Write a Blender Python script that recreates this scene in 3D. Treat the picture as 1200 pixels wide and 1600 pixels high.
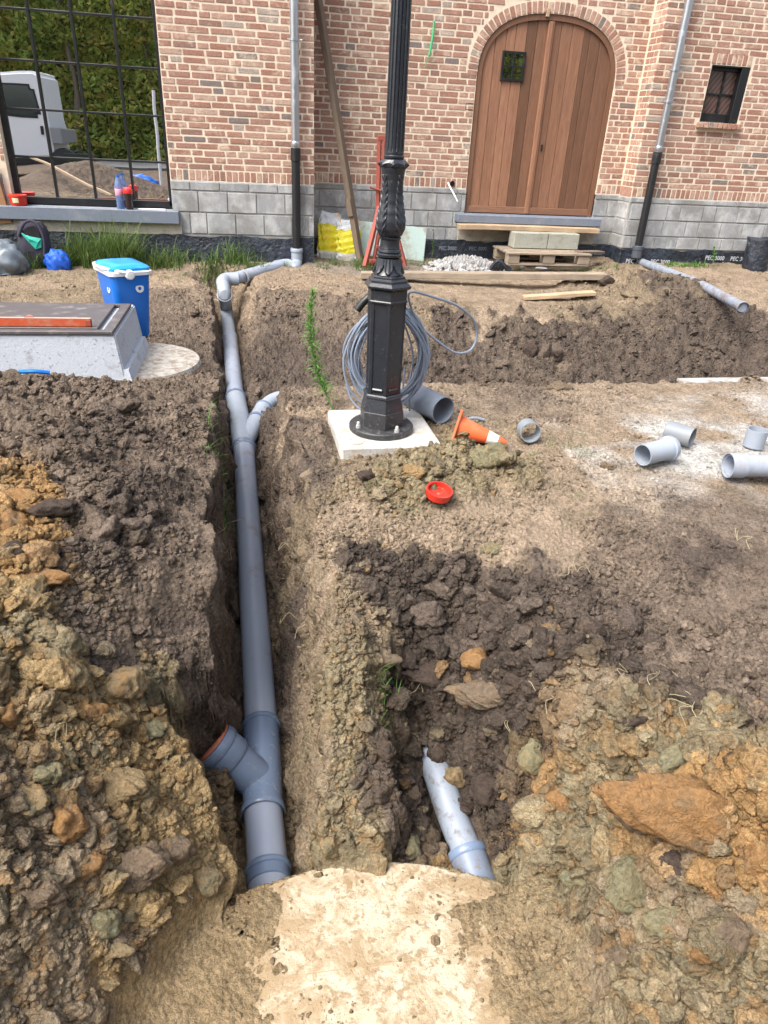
import bpy, bmesh, math, random
import numpy as np
from math import sin, cos, tan, radians, pi, sqrt, atan2, exp, floor
from mathutils import Vector, Matrix, Euler, Quaternion
for o in list(bpy.data.objects): bpy.data.objects.remove(o)
S = bpy.context.scene
# ------------------------------------------------------------------ camera, world, sun, exposure
FPX = 1092.0; PITCH = radians(28.46); ROLL = radians(3.07); YAW = radians(11.0); HC = 1.45
fw = Vector((sin(YAW)*cos(PITCH), cos(YAW)*cos(PITCH), -sin(PITCH)))
rt0 = Vector((cos(YAW), -sin(YAW), 0)); up0 = rt0.cross(fw)
rt = rt0*cos(ROLL) + up0*sin(ROLL); upv = -rt0*sin(ROLL) + up0*cos(ROLL)
cam = bpy.data.cameras.new('camera'); co = bpy.data.objects.new('camera', cam); S.collection.objects.link(co)
M = Matrix((rt, upv, -fw)).transposed().to_4x4(); M.translation = Vector((0, 0, HC)); co.matrix_world = M
cam.sensor_fit = 'VERTICAL'; cam.sensor_height = 24.0; cam.lens = 24.0*FPX/1600; cam.clip_start = 0.05; cam.clip_end = 400
S.camera = co
S.render.resolution_x = 768; S.render.resolution_y = 1024
W = bpy.data.worlds.new('World'); S.world = W; W.use_nodes = True
nt = W.node_tree; nt.nodes.clear()
wo = nt.nodes.new('ShaderNodeOutputWorld'); bg = nt.nodes.new('ShaderNodeBackground'); sk = nt.nodes.new('ShaderNodeTexSky')
sk.sky_type = 'NISHITA'; sk.sun_disc = False; sk.sun_elevation = radians(55); sk.sun_rotation = radians(240)
sk.air_density = 1.0; sk.dust_density = 6.0; sk.ozone_density = 1.0
hs = nt.nodes.new('ShaderNodeHueSaturation'); hs.inputs['Saturation'].default_value = 0.62
nt.links.new(sk.outputs[0], hs.inputs['Color']); nt.links.new(hs.outputs[0], bg.inputs[0]); nt.links.new(bg.outputs[0], wo.inputs[0]); bg.inputs[1].default_value = 0.15
sun = bpy.data.lights.new('sun', 'SUN'); sun.energy = 1.5; sun.angle = radians(35); sun.color = (1, .96, .9)
so = bpy.data.objects.new('sun', sun); S.collection.objects.link(so)
sd = Vector((sin(radians(240))*cos(radians(55)), cos(radians(240))*cos(radians(55)), sin(radians(55))))
so.rotation_euler = sd.to_track_quat('Z', 'Y').to_euler(); so.location = (0, 0, 20)
S.view_settings.view_transform = 'Standard'; S.view_settings.look = 'None'; S.view_settings.gamma = 1
S.view_settings.exposure = 1.2; S.view_settings.use_curve_mapping = False

# ------------------------------------------------------------------ survey helpers: a pixel of the photo -> a point of the place
def ray(x, y): return fw + rt*((x-600)/FPX) - upv*((y-800)/FPX)
def atz(x, y, z=0.0):
    r = ray(x, y); t = (z-HC)/r.z; return Vector((r.x*t, r.y*t, z))
def aty(x, y, Y):
    r = ray(x, y); t = Y/r.y; return Vector((r.x*t, Y, HC+r.z*t))
rng = np.random.default_rng(7); R = random.Random(11)

# ------------------------------------------------------------------ object helpers
col = S.collection
def tag(o, label=None, cat=None, group=None, kind=None):
    if label: o['label'] = label
    if cat: o['category'] = cat
    if group: o['group'] = group
    if kind: o['kind'] = kind
    return o
def empty(name, loc, label, cat, group=None, rz=0):
    o = bpy.data.objects.new(name, None); o.empty_display_size = .1; o.location = loc; o.rotation_euler = (0, 0, rz); col.objects.link(o)
    return tag(o, label, cat, group)
def link(name, me, mat=None, parent=None, smooth=False, world=True):
    """mesh given in world coordinates; parented without moving"""
    if mat is not None and not me.materials: me.materials.append(mat)
    o = bpy.data.objects.new(name, me); col.objects.link(o)
    if parent is not None:
        o.parent = parent
        if world: o.matrix_parent_inverse = wm(parent).inverted()
    if smooth: me.polygons.foreach_set('use_smooth', [True]*len(me.polygons))
    return o
def wm(o):
    m = Matrix.LocRotScale(o.location, o.rotation_euler, o.scale)
    return wm(o.parent) @ o.matrix_parent_inverse @ m if o.parent else m
def top(name, me, mat, label, cat, group=None, smooth=False, kind=None):
    """a single-mesh thing: origin moved to the base of its bounds"""
    c = np.empty(len(me.vertices)*3); me.vertices.foreach_get('co', c); c = c.reshape(-1, 3)
    b = np.array([(c[:, 0].min()+c[:, 0].max())/2, (c[:, 1].min()+c[:, 1].max())/2, c[:, 2].min()])
    me.vertices.foreach_set('co', (c-b).ravel()); o = link(name, me, mat, smooth=smooth); o.location = b.tolist()
    return tag(o, label, cat, group, kind)

class MB:
    def __init__(s): s.v = []; s.f = []; s.sm = []
    def add(s, vs, fs, sm=False):
        n = len(s.v); s.v += [tuple(v) for v in vs]; s.f += [tuple(n+i for i in f) for f in fs]; s.sm += [sm]*len(fs); return s
    def box(s, c, d, rot=None, ch=0.0):
        x, y, z = d[0]/2, d[1]/2, d[2]/2
        if ch <= 0:
            vs = [Vector((a*x, b*y, e*z)) for a in (-1, 1) for b in (-1, 1) for e in (-1, 1)]
            fs = [(0, 1, 3, 2), (4, 6, 7, 5), (0, 4, 5, 1), (2, 3, 7, 6), (0, 2, 6, 4), (1, 5, 7, 3)]
        else: vs, fs = chbox(x, y, z, ch)
        if rot is not None:
            m = rot if isinstance(rot, Matrix) else Euler(rot).to_matrix()
            vs = [m @ Vector(v) for v in vs]
        c = Vector(c); return s.add([Vector(v)+c for v in vs], fs)
    def beam(s, a, b, w, h, upd=Vector((0, 0, 1)), ch=0.002):
        a = Vector(a); b = Vector(b); d = (b-a); L = d.length; d.normalize(); u = Vector(upd); sx = d.cross(u).normalized(); uu = sx.cross(d)
        m = Matrix((d, -sx, uu)).transposed(); return s.box((a+b)/2, (L, w, h), m, ch)
    def tube(s, pts, r, n=12, caps=True, sm=True, inner=None):
        pts = [Vector(p) for p in pts]; rr = r if hasattr(r, '__len__') else [r]*len(pts)
        T = []
        for i in range(len(pts)):
            t = (pts[min(i+1, len(pts)-1)]-pts[max(i-1, 0)]); T.append(t.normalized() if t.length > 1e-9 else Vector((0, 0, 1)))
        ref = Vector((0, 0, 1)) if abs(T[0].z) < .9 else Vector((1, 0, 0)); U = (ref - T[0]*ref.dot(T[0])).normalized()
        vs = []; 
        for i, p in enumerate(pts):
            U = (U - T[i]*U.dot(T[i])).normalized(); V = T[i].cross(U)
            for k in range(n):
                a = 2*pi*k/n; vs.append(p + (U*cos(a)+V*sin(a))*rr[i])
        fs = [(i*n+k, i*n+(k+1) % n, (i+1)*n+(k+1) % n, (i+1)*n+k) for i in range(len(pts)-1) for k in range(n)]
        s.add(vs, fs, sm)
        if caps: s.add(vs[:n][::-1], [tuple(range(n))]); s.add(vs[-n:], [tuple(range(n))])
        return s
    def lathe(s, prof, c=(0, 0, 0), n=32, axis=None, sm=True, a0=0, close=False):
        """prof: list of (radius, height) ; axis matrix optional"""
        vs = []; m = axis; c = Vector(c)
        for r, z in prof:
            for k in range(n):
                a = a0+2*pi*k/n; v = Vector((r*cos(a), r*sin(a), z)); vs.append((m @ v if m else v)+c)
        fs = [(i*n+k, i*n+(k+1) % n, (i+1)*n+(k+1) % n, (i+1)*n+k) for i in range(len(prof)-1) for k in range(n)]
        s.add(vs, fs, sm)
        if close:
            s.add(vs[:n][::-1], [tuple(range(n))]); s.add(vs[-n:], [tuple(range(n))])
        return s
    def mesh(s, name='m'):
        me = bpy.data.meshes.new(name); me.from_pydata(s.v, [], s.f); me.update()
        me.polygons.foreach_set('use_smooth', s.sm)
        if any(s.sm): me.set_sharp_from_angle(angle=radians(38))
        return me
def chbox(x, y, z, c):
    vs = []
    for a in (-1, 1):
        for b in (-1, 1):
            for e in (-1, 1):
                vs += [(a*x, b*(y-c), e*(z-c)), (a*(x-c), b*y, e*(z-c)), (a*(x-c), b*(y-c), e*z)]
    I = lambda a, b, e, k: ((a > 0)*4+(b > 0)*2+(e > 0))*3+k
    fs = []
    for sg in (-1, 1):
        f = [I(sg, -1, -1, 0), I(sg, 1, -1, 0), I(sg, 1, 1, 0), I(sg, -1, 1, 0)]; fs.append(tuple(f if sg > 0 else f[::-1]))
        f = [I(-1, sg, -1, 1), I(1, sg, -1, 1), I(1, sg, 1, 1), I(-1, sg, 1, 1)]; fs.append(tuple(f[::-1] if sg > 0 else f))
        f = [I(-1, -1, sg, 2), I(1, -1, sg, 2), I(1, 1, sg, 2), I(-1, 1, sg, 2)]; fs.append(tuple(f if sg > 0 else f[::-1]))
    for a in (-1, 1):
        for b in (-1, 1):
            f = [I(a, b, -1, 0), I(a, b, 1, 0), I(a, b, 1, 1), I(a, b, -1, 1)]; fs.append(tuple(f if a*b < 0 else f[::-1]))
            f = [I(a, -1, b, 0), I(a, 1, b, 0), I(a, 1, b, 2), I(a, -1, b, 2)]; fs.append(tuple(f if a*b > 0 else f[::-1]))
            f = [I(-1, a, b, 1), I(1, a, b, 1), I(1, a, b, 2), I(-1, a, b, 2)]; fs.append(tuple(f if a*b < 0 else f[::-1]))
            for e in (-1, 1):
                f = [I(a, b, e, 0), I(a, b, e, 1), I(a, b, e, 2)]; fs.append(tuple(f if a*b*e > 0 else f[::-1]))
    return vs, fs
def smooth_path(pts, n=8):
    """Catmull-Rom"""
    P = [Vector(p) for p in pts]; P = [P[0]*2-P[1]]+P+[P[-1]*2-P[-2]]; out = []
    for i in range(1, len(P)-2):
        for k in range(n):
            t = k/n; a, b, c, d = P[i-1], P[i], P[i+1], P[i+2]
            out.append(.5*((2*b)+(c-a)*t+(2*a-5*b+4*c-d)*t*t+(3*b-a-3*c+d)*t**3))
    out.append(P[-2]); return out
def text_mesh(body, size, mat4, extrude=0.0004):
    cu = bpy.data.curves.new('lettering', 'FONT'); cu.body = body; cu.size = size; cu.extrude = extrude; cu.offset = size*.012; cu.align_x = 'CENTER'; cu.align_y = 'CENTER'; cu.resolution_u = 2
    o = bpy.data.objects.new('lettering', cu); col.objects.link(o); dg = bpy.context.evaluated_depsgraph_get(); dg.update()
    me = bpy.data.meshes.new_from_object(o.evaluated_get(dg)); me.transform(mat4); bpy.data.objects.remove(o); return me

# ------------------------------------------------------------------ materials
class NB:
    def __init__(s, name):
        s.m = bpy.data.materials.new(name); s.m.use_nodes = True; s.t = s.m.node_tree; s.b = s.t.nodes['Principled BSDF']; s.o = s.t.nodes['Material Output']
    def n(s, typ, **kw):
        nd = s.t.nodes.new(typ)
        for k, v in kw.items():
            if k in nd.inputs.keys() if isinstance(k, str) else False: nd.inputs[k].default_value = v
            else: setattr(nd, k, v)
        return nd
    def L(s, a, b): s.t.links.new(a, b)
    def noise(s, vec, scale, detail=4, rough=.55, dist=0):
        nd = s.t.nodes.new('ShaderNodeTexNoise'); nd.inputs['Scale'].default_value = scale; nd.inputs['Detail'].default_value = detail; nd.inputs['Roughness'].default_value = rough; nd.inputs['Distortion'].default_value = dist
        if vec is not None: s.L(vec, nd.inputs['Vector'])
        return nd.outputs['Fac']
    def ramp(s, fac, stops, interp='LINEAR'):
        nd = s.t.nodes.new('ShaderNodeValToRGB'); cr = nd.color_ramp; cr.interpolation = interp
        while len(cr.elements) < len(stops): cr.elements.new(.5)
        for e, (p, c) in zip(cr.elements, stops): e.position = p; e.color = (*c, 1) if hasattr(c, '__len__') else (c, c, c, 1)
        s.L(fac, nd.inputs[0]); return nd.outputs[0]
    def mix(s, fac, a, b, mode='MIX'):
        nd = s.t.nodes.new('ShaderNodeMix'); nd.data_type = 'RGBA'; nd.blend_type = mode; nd.clamp_factor = True
        for i, v in ((0, fac), (6, a), (7, b)):
            if hasattr(v, 'is_output') or isinstance(v, bpy.types.NodeSocket): s.L(v, nd.inputs[i])
            else: nd.inputs[i].default_value = v if i == 0 else (*v, 1)
        return nd.outputs[2]
    def math(s, op, a, b=None):
        nd = s.t.nodes.new('ShaderNodeMath'); nd.operation = op
        for i, v in enumerate((a, b)):
            if v is None: continue
            if isinstance(v, bpy.types.NodeSocket): s.L(v, nd.inputs[i])
            else: nd.inputs[i].default_value = v
        return nd.outputs[0]
    def bump(s, h, dist=.01, strength=1.0, normal=None):
        nd = s.t.nodes.new('ShaderNodeBump'); nd.inputs['Distance'].default_value = dist; nd.inputs['Strength'].default_value = strength; s.L(h, nd.inputs['Height'])
        if normal is not None: s.L(normal, nd.inputs['Normal'])
        return nd.outputs[0]
    def geo(s, k='Position'): return s.t.nodes.new('ShaderNodeNewGeometry').outputs[k]
    def obj(s): return s.t.nodes.new('ShaderNodeTexCoord').outputs['Object']
    def rand(s): return s.t.nodes.new('ShaderNodeObjectInfo').outputs['Random']
    def mapping(s, vec, scale=(1, 1, 1), rot=(0, 0, 0)):
        nd = s.t.nodes.new('ShaderNodeMapping'); nd.inputs['Scale'].default_value = scale; nd.inputs['Rotation'].default_value = rot; s.L(vec, nd.inputs[0]); return nd.outputs[0]
    def set(s, color=None, rough=None, metal=None, normal=None, spec=None):
        for k, v in (('Base Color', color), ('Roughness', rough), ('Metallic', metal), ('Normal', normal), ('Specular IOR Level', spec)):
            if v is None: continue
            if isinstance(v, bpy.types.NodeSocket): s.L(v, s.b.inputs[k])
            else: s.b.inputs[k].default_value = (*v, 1) if k == 'Base Color' else v
        return s.m
def plain(name, c, rough=.5, metal=0, var=.12, scale=30, dirt=None, dirtamt=.5, bumpd=0.0, dscale=6, spec=.5):
    """paint, plastic, metal with slight mottling and optional dried-mud patches"""
    b = NB(name); p = b.geo(); f = b.noise(p, scale, 5)
    c2 = b.mix(f, tuple(x*(1-var) for x in c), tuple(min(1, x*(1+var)) for x in c))
    rr = rough
    if dirt:
        d = b.noise(p, dscale, 8, .68); d2 = b.ramp(d, [(.62-dirtamt*.25, 0.0), (.78-dirtamt*.22, 1.0)]); c2 = b.mix(b.math('MULTIPLY', d2, .8), c2, dirt); rr = b.math('ADD', b.math('MULTIPLY', d2, .4), rough)
    nm = b.bump(b.noise(p, scale*3, 4), bumpd) if bumpd else None
    return b.set(c2, rr, metal, nm, spec)
MUD = (.16, .115, .08)

def soil_material(name, attr_type):
    b = NB(name); at = b.n('ShaderNodeAttribute'); at.attribute_name = 'soil'; at.attribute_type = attr_type
    p = b.geo(); c = at.outputs['Color']
    n1 = b.noise(p, 9, 8, .62); n2 = b.noise(p, 55, 6, .65); n3 = b.noise(p, 260, 4, .6)
    c1 = b.mix(1.0, c, b.ramp(n1, [(.25, .62), (.5, 1.0), (.75, 1.34)]), 'MULTIPLY')
    c1 = b.mix(1.0, c1, b.ramp(n2, [(.28, .60), (.5, 1.0), (.72, 1.42)]), 'MULTIPLY')
    c1 = b.mix(1.0, c1, b.ramp(n3, [(.3, .78), (.7, 1.22)]), 'MULTIPLY')
    # clay mottling: ochre and green-grey blotches only where the soil is clay (alpha)
    ph = b.noise(p, 14, 5, .7, .6); clay = at.outputs['Alpha']
    if attr_type == 'INSTANCER': 
        a2 = b.n('ShaderNodeAttribute'); a2.attribute_name = 'clay'; a2.attribute_type = 'INSTANCER'; clay = a2.outputs['Fac']
    else:
        a2 = b.n('ShaderNodeAttribute'); a2.attribute_name = 'clay'; a2.attribute_type = attr_type; clay = a2.outputs['Fac']
    och = b.ramp(ph, [(.5, 0.0), (.66, 1.0)]); grn = b.ramp(ph, [(.32, 1.0), (.46, 0.0)])
    c1 = b.mix(b.math('MULTIPLY', och, b.math('MULTIPLY', clay, .6)), c1, (.33, .19, .075))
    c1 = b.mix(b.math('MULTIPLY', grn, b.math('MULTIPLY', clay, .6)), c1, (.225, .21, .14))
    # small pale grit
    v = b.n('ShaderNodeTexVoronoi'); v.inputs['Scale'].default_value = 90; b.L(p, v.inputs['Vector'])
    grit = b.math('LESS_THAN', v.outputs['Distance'], .16); sel = b.n('ShaderNodeSeparateColor'); b.L(v.outputs['Color'], sel.inputs[0]); g2 = b.math('MULTIPLY', grit, b.math('GREATER_THAN', sel.outputs[0], .86))
    c1 = b.mix(b.math('MULTIPLY', g2, .55), c1, (.42, .36, .28))
    v2 = b.n('ShaderNodeTexVoronoi'); v2.inputs['Scale'].default_value = 60; b.L(b.mapping(p, (1, 1, 1)), v2.inputs['Vector'])
    v3 = b.n('ShaderNodeTexVoronoi'); v3.inputs['Scale'].default_value = 170; b.L(p, v3.inputs['Vector'])
    h = b.math('ADD', b.math('MULTIPLY', n2, 1.1), b.math('MULTIPLY', n3, .45)); h = b.math('SUBTRACT', h, b.math('MULTIPLY', v2.outputs['Distance'], .7)); h = b.math('SUBTRACT', h, b.math('MULTIPLY', v3.outputs['Distance'], .15))
    c1 = b.mix(1.0, c1, b.ramp(v3.outputs['Distance'], [(.0, 1.12), (.55, .78)]), 'MULTIPLY')
    return b.set(c1, .96, 0, b.bump(h, .016, 1.0), .15)
M_SOIL = soil_material('soil', 'GEOMETRY'); M_CLOD = soil_material('clod_soil', 'INSTANCER')

def brick_material():
    b = NB('brick_clay'); p = b.geo()
    isl = b.t.nodes.new('ShaderNodeNewGeometry').outputs['Random Per Island']
    t = b.math('FRACT', b.math('ADD', isl, b.rand()))
    base = b.ramp(t, [(0, (.33, .18, .133)), (.20, (.38, .222, .168)), (.42, (.42, .265, .205)), (.60, (.35, .198, .152)), (.78, (.43, .30, .235)), (.86, (.28, .17, .135)), (.93, (.21, .175, .16)), (.97, (.36, .30, .26))], 'CONSTANT')
    base = b.mix(1.0, base, b.ramp(b.noise(p, 60, 6, .65), [(.3, .72), (.7, 1.25)]), 'MULTIPLY')
    lime = b.noise(p, 9, 9, .74, .5); thr = b.math('SUBTRACT', lime, b.math('MULTIPLY', b.math('FRACT', b.math('MULTIPLY', t, 7.3)), .14))
    lm = b.ramp(thr, [(.46, 0.0), (.62, .75)])
    c = b.mix(lm, base, (.66, .54, .42))
    return b.set(c, .9, 0, b.bump(b.math('ADD', b.noise(p, 120, 5, .7), lime), .004), .2)
def mortar_material():
    b = NB('lime_mortar'); p = b.geo()
    c = b.ramp(b.noise(p, 12, 8, .7), [(.25, (.60, .50, .38)), (.5, (.72, .62, .49)), (.75, (.80, .71, .58))])
    return b.set(c, .95, 0, b.bump(b.noise(p, 160, 5, .7), .004), .15)
def block_material():
    b = NB('concrete_block'); p = b.geo()
    t = b.math('FRACT', b.math('ADD', b.t.nodes.new('ShaderNodeNewGeometry').outputs['Random Per Island'], b.rand()))
    c = b.ramp(t, [(0, (.25, .26, .27)), (.5, (.33, .34, .35)), (1, (.40, .41, .41))])
    c = b.mix(b.ramp(b.noise(b.mapping(p, (1, 1, .5)), 6, 8, .72), [(.46, 0.0), (.62, .85)]), c, (.52, .53, .53))
    c = b.mix(b.ramp(b.noise(p, 3.4, 5, .62), [(.47, 0.0), (.60, .75)]), c, (.22, .215, .205))
    c = b.mix(1.0, c, b.ramp(b.noise(p, 150, 4, .7), [(.3, .82), (.7, 1.18)]), 'MULTIPLY')
    return b.set(c, .95, 0, b.bump(b.noise(p, 220, 4, .75), .004), .2)
def wood_material(name, dark, light, axis='z', scale=1.0, rough=.55, var=.25, grey=None):
    b = NB(name); p = b.obj(); r = b.rand()
    cb = b.n('ShaderNodeCombineXYZ'); b.L(b.math('MULTIPLY', r, 37.0), cb.inputs[0]); b.L(b.math('MULTIPLY', r, 91.0), cb.inputs[1])
    va = b.n('ShaderNodeVectorMath'); va.operation = 'ADD'; b.L(p, va.inputs[0]); b.L(cb.outputs[0], va.inputs[1])
    sc = {'z': (1, 1, .06), 'x': (.06, 1, 1), 'y': (1, .06, 1)}[axis]
    q = b.mapping(va.outputs[0], sc)
    g = b.noise(q, 26*scale, 6, .6, 1.2); g2 = b.noise(q, 130*scale, 3, .6)
    c = b.mix(g, dark, light); c = b.mix(1.0, c, b.ramp(g2, [(.3, .8), (.7, 1.18)]), 'MULTIPLY')
    c = b.mix(1.0, c, b.ramp(r, [(0, 1-var), (1, 1+var)]), 'MULTIPLY')
    if grey: c = b.mix(b.ramp(b.noise(va.outputs[0], 4, 6, .7), [(.45, 0.0), (.65, .8)]), c, grey)
    return b.set(c, rough, 0, b.bump(b.math('ADD', g, b.math('MULTIPLY', g2, .4)), .002), .4)
def concrete_material(name, c0, c1, stain, stainamt=.5, bl=9, crack=False):
    b = NB(name); p = b.geo(); c = b.mix(b.noise(p, 6, 8, .7), c0, c1)
    st = b.noise(p, bl, 9, .72, .5); c = b.mix(b.ramp(st, [(.62-.3*stainamt, 0.0), (.72-.18*stainamt, .9)]), c, stain)
    sp = b.noise(p, bl*7, 4, .6); c = b.mix(b.ramp(sp, [(.60, 0.0), (.68, .7)]), c, tuple(x*.6 for x in stain))
    c = b.mix(1.0, c, b.ramp(b.noise(p, 200, 4, .7), [(.3, .88), (.7, 1.1)]), 'MULTIPLY')
    return b.set(c, .93, 0, b.bump(b.math('ADD', b.noise(p, 70, 6, .7), st), .004), .2)
def glass_mirror(name, dark=(.012, .014, .016), fac=.62, tint=(.86, .9, .92)):
    b = NB(name); p = b.geo(); b.set(dark, .25, 0)
    g = b.n('ShaderNodeBsdfGlossy'); g.inputs['Roughness'].default_value = 0.0; g.inputs['Color'].default_value = (*tint, 1)
    nm = b.bump(b.noise(p, 1.3, 2, .4), .0016, 1.0); b.L(nm, g.inputs['Normal'])
    mx = b.n('ShaderNodeMixShader'); mx.inputs[0].default_value = fac; b.L(b.b.outputs[0], mx.inputs[1]); b.L(g.outputs[0], mx.inputs[2]); b.L(mx.outputs[0], b.o.inputs[0]); return b.m
def membrane_mat():
    b = NB('membrane_black'); p = b.geo(); n = b.noise(p, 7, 7, .65, 1.0)
    c = b.mix(b.ramp(n, [(.40, 0.0), (.72, 1.0)]), (.012, .016, .026), (.045, .06, .085)); c = b.mix(b.ramp(b.noise(p, 5, 8, .75, 2), [(.60, 0.0), (.72, .5)]), c, (.25, .26, .27))
    return b.set(c, .38, 0, b.bump(b.math('ADD', n, b.noise(p, 28, 5, .6)), .02), .5)
M_MEMB = membrane_mat()
M_BRICK = brick_material(); M_MORT = mortar_material(); M_BLOCK = block_material()
M_GROUT = concrete_material('block_mortar', (.36, .36, .35), (.46, .46, .44), (.50, .49, .46), .4)
M_CREAMFOOT = concrete_material('rendered_foot', (.42, .38, .31), (.5, .47, .4), (.33, .3, .25), .5)
M_DOOR = wood_material('door_hardwood', (.15, .072, .044), (.31, .165, .10), 'z', 1, .42, .40)
M_DOORX = wood_material('door_hardwood_rail', (.15, .072, .044), (.31, .165, .10), 'x', 1, .42, .2)
M_PLANK = wood_material('weathered_plank', (.21, .165, .12), (.40, .33, .25), 'x', .8, .85, .15, (.2, .165, .13))
M_PLANKN = wood_material('fresh_plank', (.36, .25, .15), (.55, .41, .27), 'x', .8, .8, .1, (.28, .21, .15))
M_TIMBER = wood_material('dark_prop_timber', (.10, .075, .055), (.22, .17, .125), 'z', .8, .8, .1)
M_BLUESTONE = plain('blue_stone', (.155, .185, .235), .55, 0, .15, 25, (.26, .27, .28), .3, .001)
M_BLACKM = plain('black_metal_frame', (.012, .013, .015), .35, 0, .2, 40, (.05, .048, .045), .15)
M_ZINC = plain('galvanised_zinc', (.50, .53, .57), .32, .85, .12, 18, (.4, .42, .45), .3)
M_BLACKPL = plain('black_plastic', (.014, .015, .017), .4, 0, .2, 40, (.08, .075, .07), .2)
M_PVC = plain('grey_pvc', (.31, .355, .44), .30, 0, .05, 12, (.27, .235, .20), .34, 0, 7)
M_PVCD = plain('dusty_grey_pvc', (.24, .285, .36), .4, 0, .06, 14, MUD, .62, 0, 14)
M_PVCL = plain('pale_grey_pvc', (.29, .335, .40), .42, 0, .08, 14, (.33, .30, .26), .3, 0, 16)
M_PVCW = plain('muddy_pale_pvc', (.25, .29, .35), .45, 0, .06, 14, (.12, .09, .065), .42, 0, 22)
M_RUBBER = plain('seal_groove', (.06, .075, .10), .5)
M_RED = plain('red_plastic', (.62, .035, .02), .35, 0, .1, 20, (.35, .12, .07), .15)
M_ORANGE = plain('cone_orange', (.72, .13, .04), .55, 0, .15, 20, (.33, .19, .10), .55, 0, 18)
M_WHITEP = plain('white_plastic', (.75, .76, .77), .45, 0, .05, 20, (.4, .36, .3), .15)
M_IRON = plain('black_cast_iron', (.022, .0255, .033), .27, 0, .3, 30, (.12, .115, .105), .02, .0008, 25, .6)
M_IRONDUST = plain('dusty_cast_iron', (.03, .032, .036), .5, 0, .3, 60, (.20, .18, .155), .35, .001, 40)
M_BOLT = plain('zinc_bolt', (.6, .6, .58), .4, .5)
M_CABLE = plain('grey_cable', (.215, .26, .335), .45, 0, .08, 20)
M_BLUE = plain('cooler_blue', (.008, .155, .60), .33, 0, .06, 10)
M_BLUELID = plain('cooler_lid_blue', (.012, .27, .72), .30, 0, .10, 9, (.10, .45, .75), .3)

# ------------------------------------------------------------------ numpy noise
def hash2(ix, iy, seed):
    h = (ix.astype(np.int64)*374761393 + iy.astype(np.int64)*668265263 + seed*1442695041) & 0xffffffff
    h = ((h ^ (h >> 13))*1274126177) & 0xffffffff; h = h ^ (h >> 16); return (h & 0xffffff)/float(0x1000000)
def vnoise(x, y, seed=0):
    ix = np.floor(x); iy = np.floor(y); fx = x-ix; fy = y-iy; ix = ix.astype(np.int64); iy = iy.astype(np.int64)
    u = fx*fx*fx*(fx*(fx*6-15)+10); v = fy*fy*fy*(fy*(fy*6-15)+10)
    a = hash2(ix, iy, seed); b = hash2(ix+1, iy, seed); c = hash2(ix, iy+1, seed); d = hash2(ix+1, iy+1, seed)
    return (a*(1-u)+b*u)*(1-v)+(c*(1-u)+d*u)*v*1.0 - .5
def fbm(x, y, oct=4, seed=0, gain=.5):
    s = 0; a = 1; 
    for i in range(oct):
        s = s + a*vnoise(x*2**i+i*17.3, y*2**i-i*9.1, seed+i); a *= gain
    return s
def worley(x, y, seed=0):
    """rounded lumps: for each cell point a dome of random height; returns the max dome"""
    ix = np.floor(x).astype(np.int64); iy = np.floor(y).astype(np.int64); best = np.zeros_like(x)
    for dx in (-1, 0, 1):
        for dy in (-1, 0, 1):
            cx = ix+dx; cy = iy+dy; px = cx+hash2(cx, cy, seed); py = cy+hash2(cx, cy, seed+1); rr = .35+.5*hash2(cx, cy, seed+2); an = hash2(cx, cy, seed+3)*3.14; st = .7+.6*hash2(cx, cy, seed+4)
            ux = x-px; uy = y-py; ax = (ux*np.cos(an)+uy*np.sin(an))*st; ay = (-ux*np.sin(an)+uy*np.cos(an))/st
            d = 1-(ax*ax+ay*ay)/(rr*rr); tl = (ux*(hash2(cx, cy, seed+5)-.5)+uy*(hash2(cx, cy, seed+6)-.5))*1.5; best = np.maximum(best, np.where(d > 0, np.minimum(np.sqrt(np.clip(d, 0, 1))*1.15, .85)*rr+tl*np.clip(d*5, 0, 1), 0))
    return best

# ------------------------------------------------------------------ terrain
TOPS = [  # surveyed heights of the undisturbed ground and the spoil heaps: (pixel x, pixel y, height)
 (100,610,.15),(200,618,.12),(290,640,.02),(20,605,.17),(0,700,.15),(150,720,.12),(260,740,.05),(320,770,-.03),(0,850,.1),(150,900,.0),(250,900,-.06),(320,950,-.20),(335,1040,-.36),
 (0,1000,0),(150,1050,-.14),(240,1060,-.33),(290,1000,-.26),(0,1150,-.08),(200,1150,-.31),(0,1300,-.2),(200,1300,-.4),(320,1290,-.52),(0,1450,-.3),(200,1450,-.52),(340,1400,-.66),(300,1500,-.7),(0,1600,-.42),(150,1600,-.6),
 (545,900,-.08),(540,1000,-.18),(535,1100,-.32),(535,1200,-.47),(530,1300,-.62),(530,1350,-.71),(500,820,-.06),(460,760,-.05),(640,850,-.08),
 (680,950,-.26),(740,1000,-.32),(680,1040,-.42),(830,1330,-.56),(880,1270,-.42),(850,1170,-.34),(800,1060,-.28),(830,950,-.17),(800,880,-.12),
 (900,900,-.12),(1150,900,-.1),(1000,1040,-.2),(1180,1100,-.16),(960,1140,-.16),(1080,1150,-.13),(1000,1250,-.28),(1130,1260,-.12),(1200,1300,-.12),(1000,1400,-.42),(900,1400,-.6),(850,1500,-.68),(1000,1550,-.55),(1130,1450,-.32),(1200,1600,-.4),(820,1600,-.72),
 (450,1400,-.765),(600,1450,-.77),(600,1600,-.77),(740,1500,-.765),(420,1600,-.755),(620,1700,-.77),(900,1750,-.6),(300,1750,-.7)]
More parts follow.
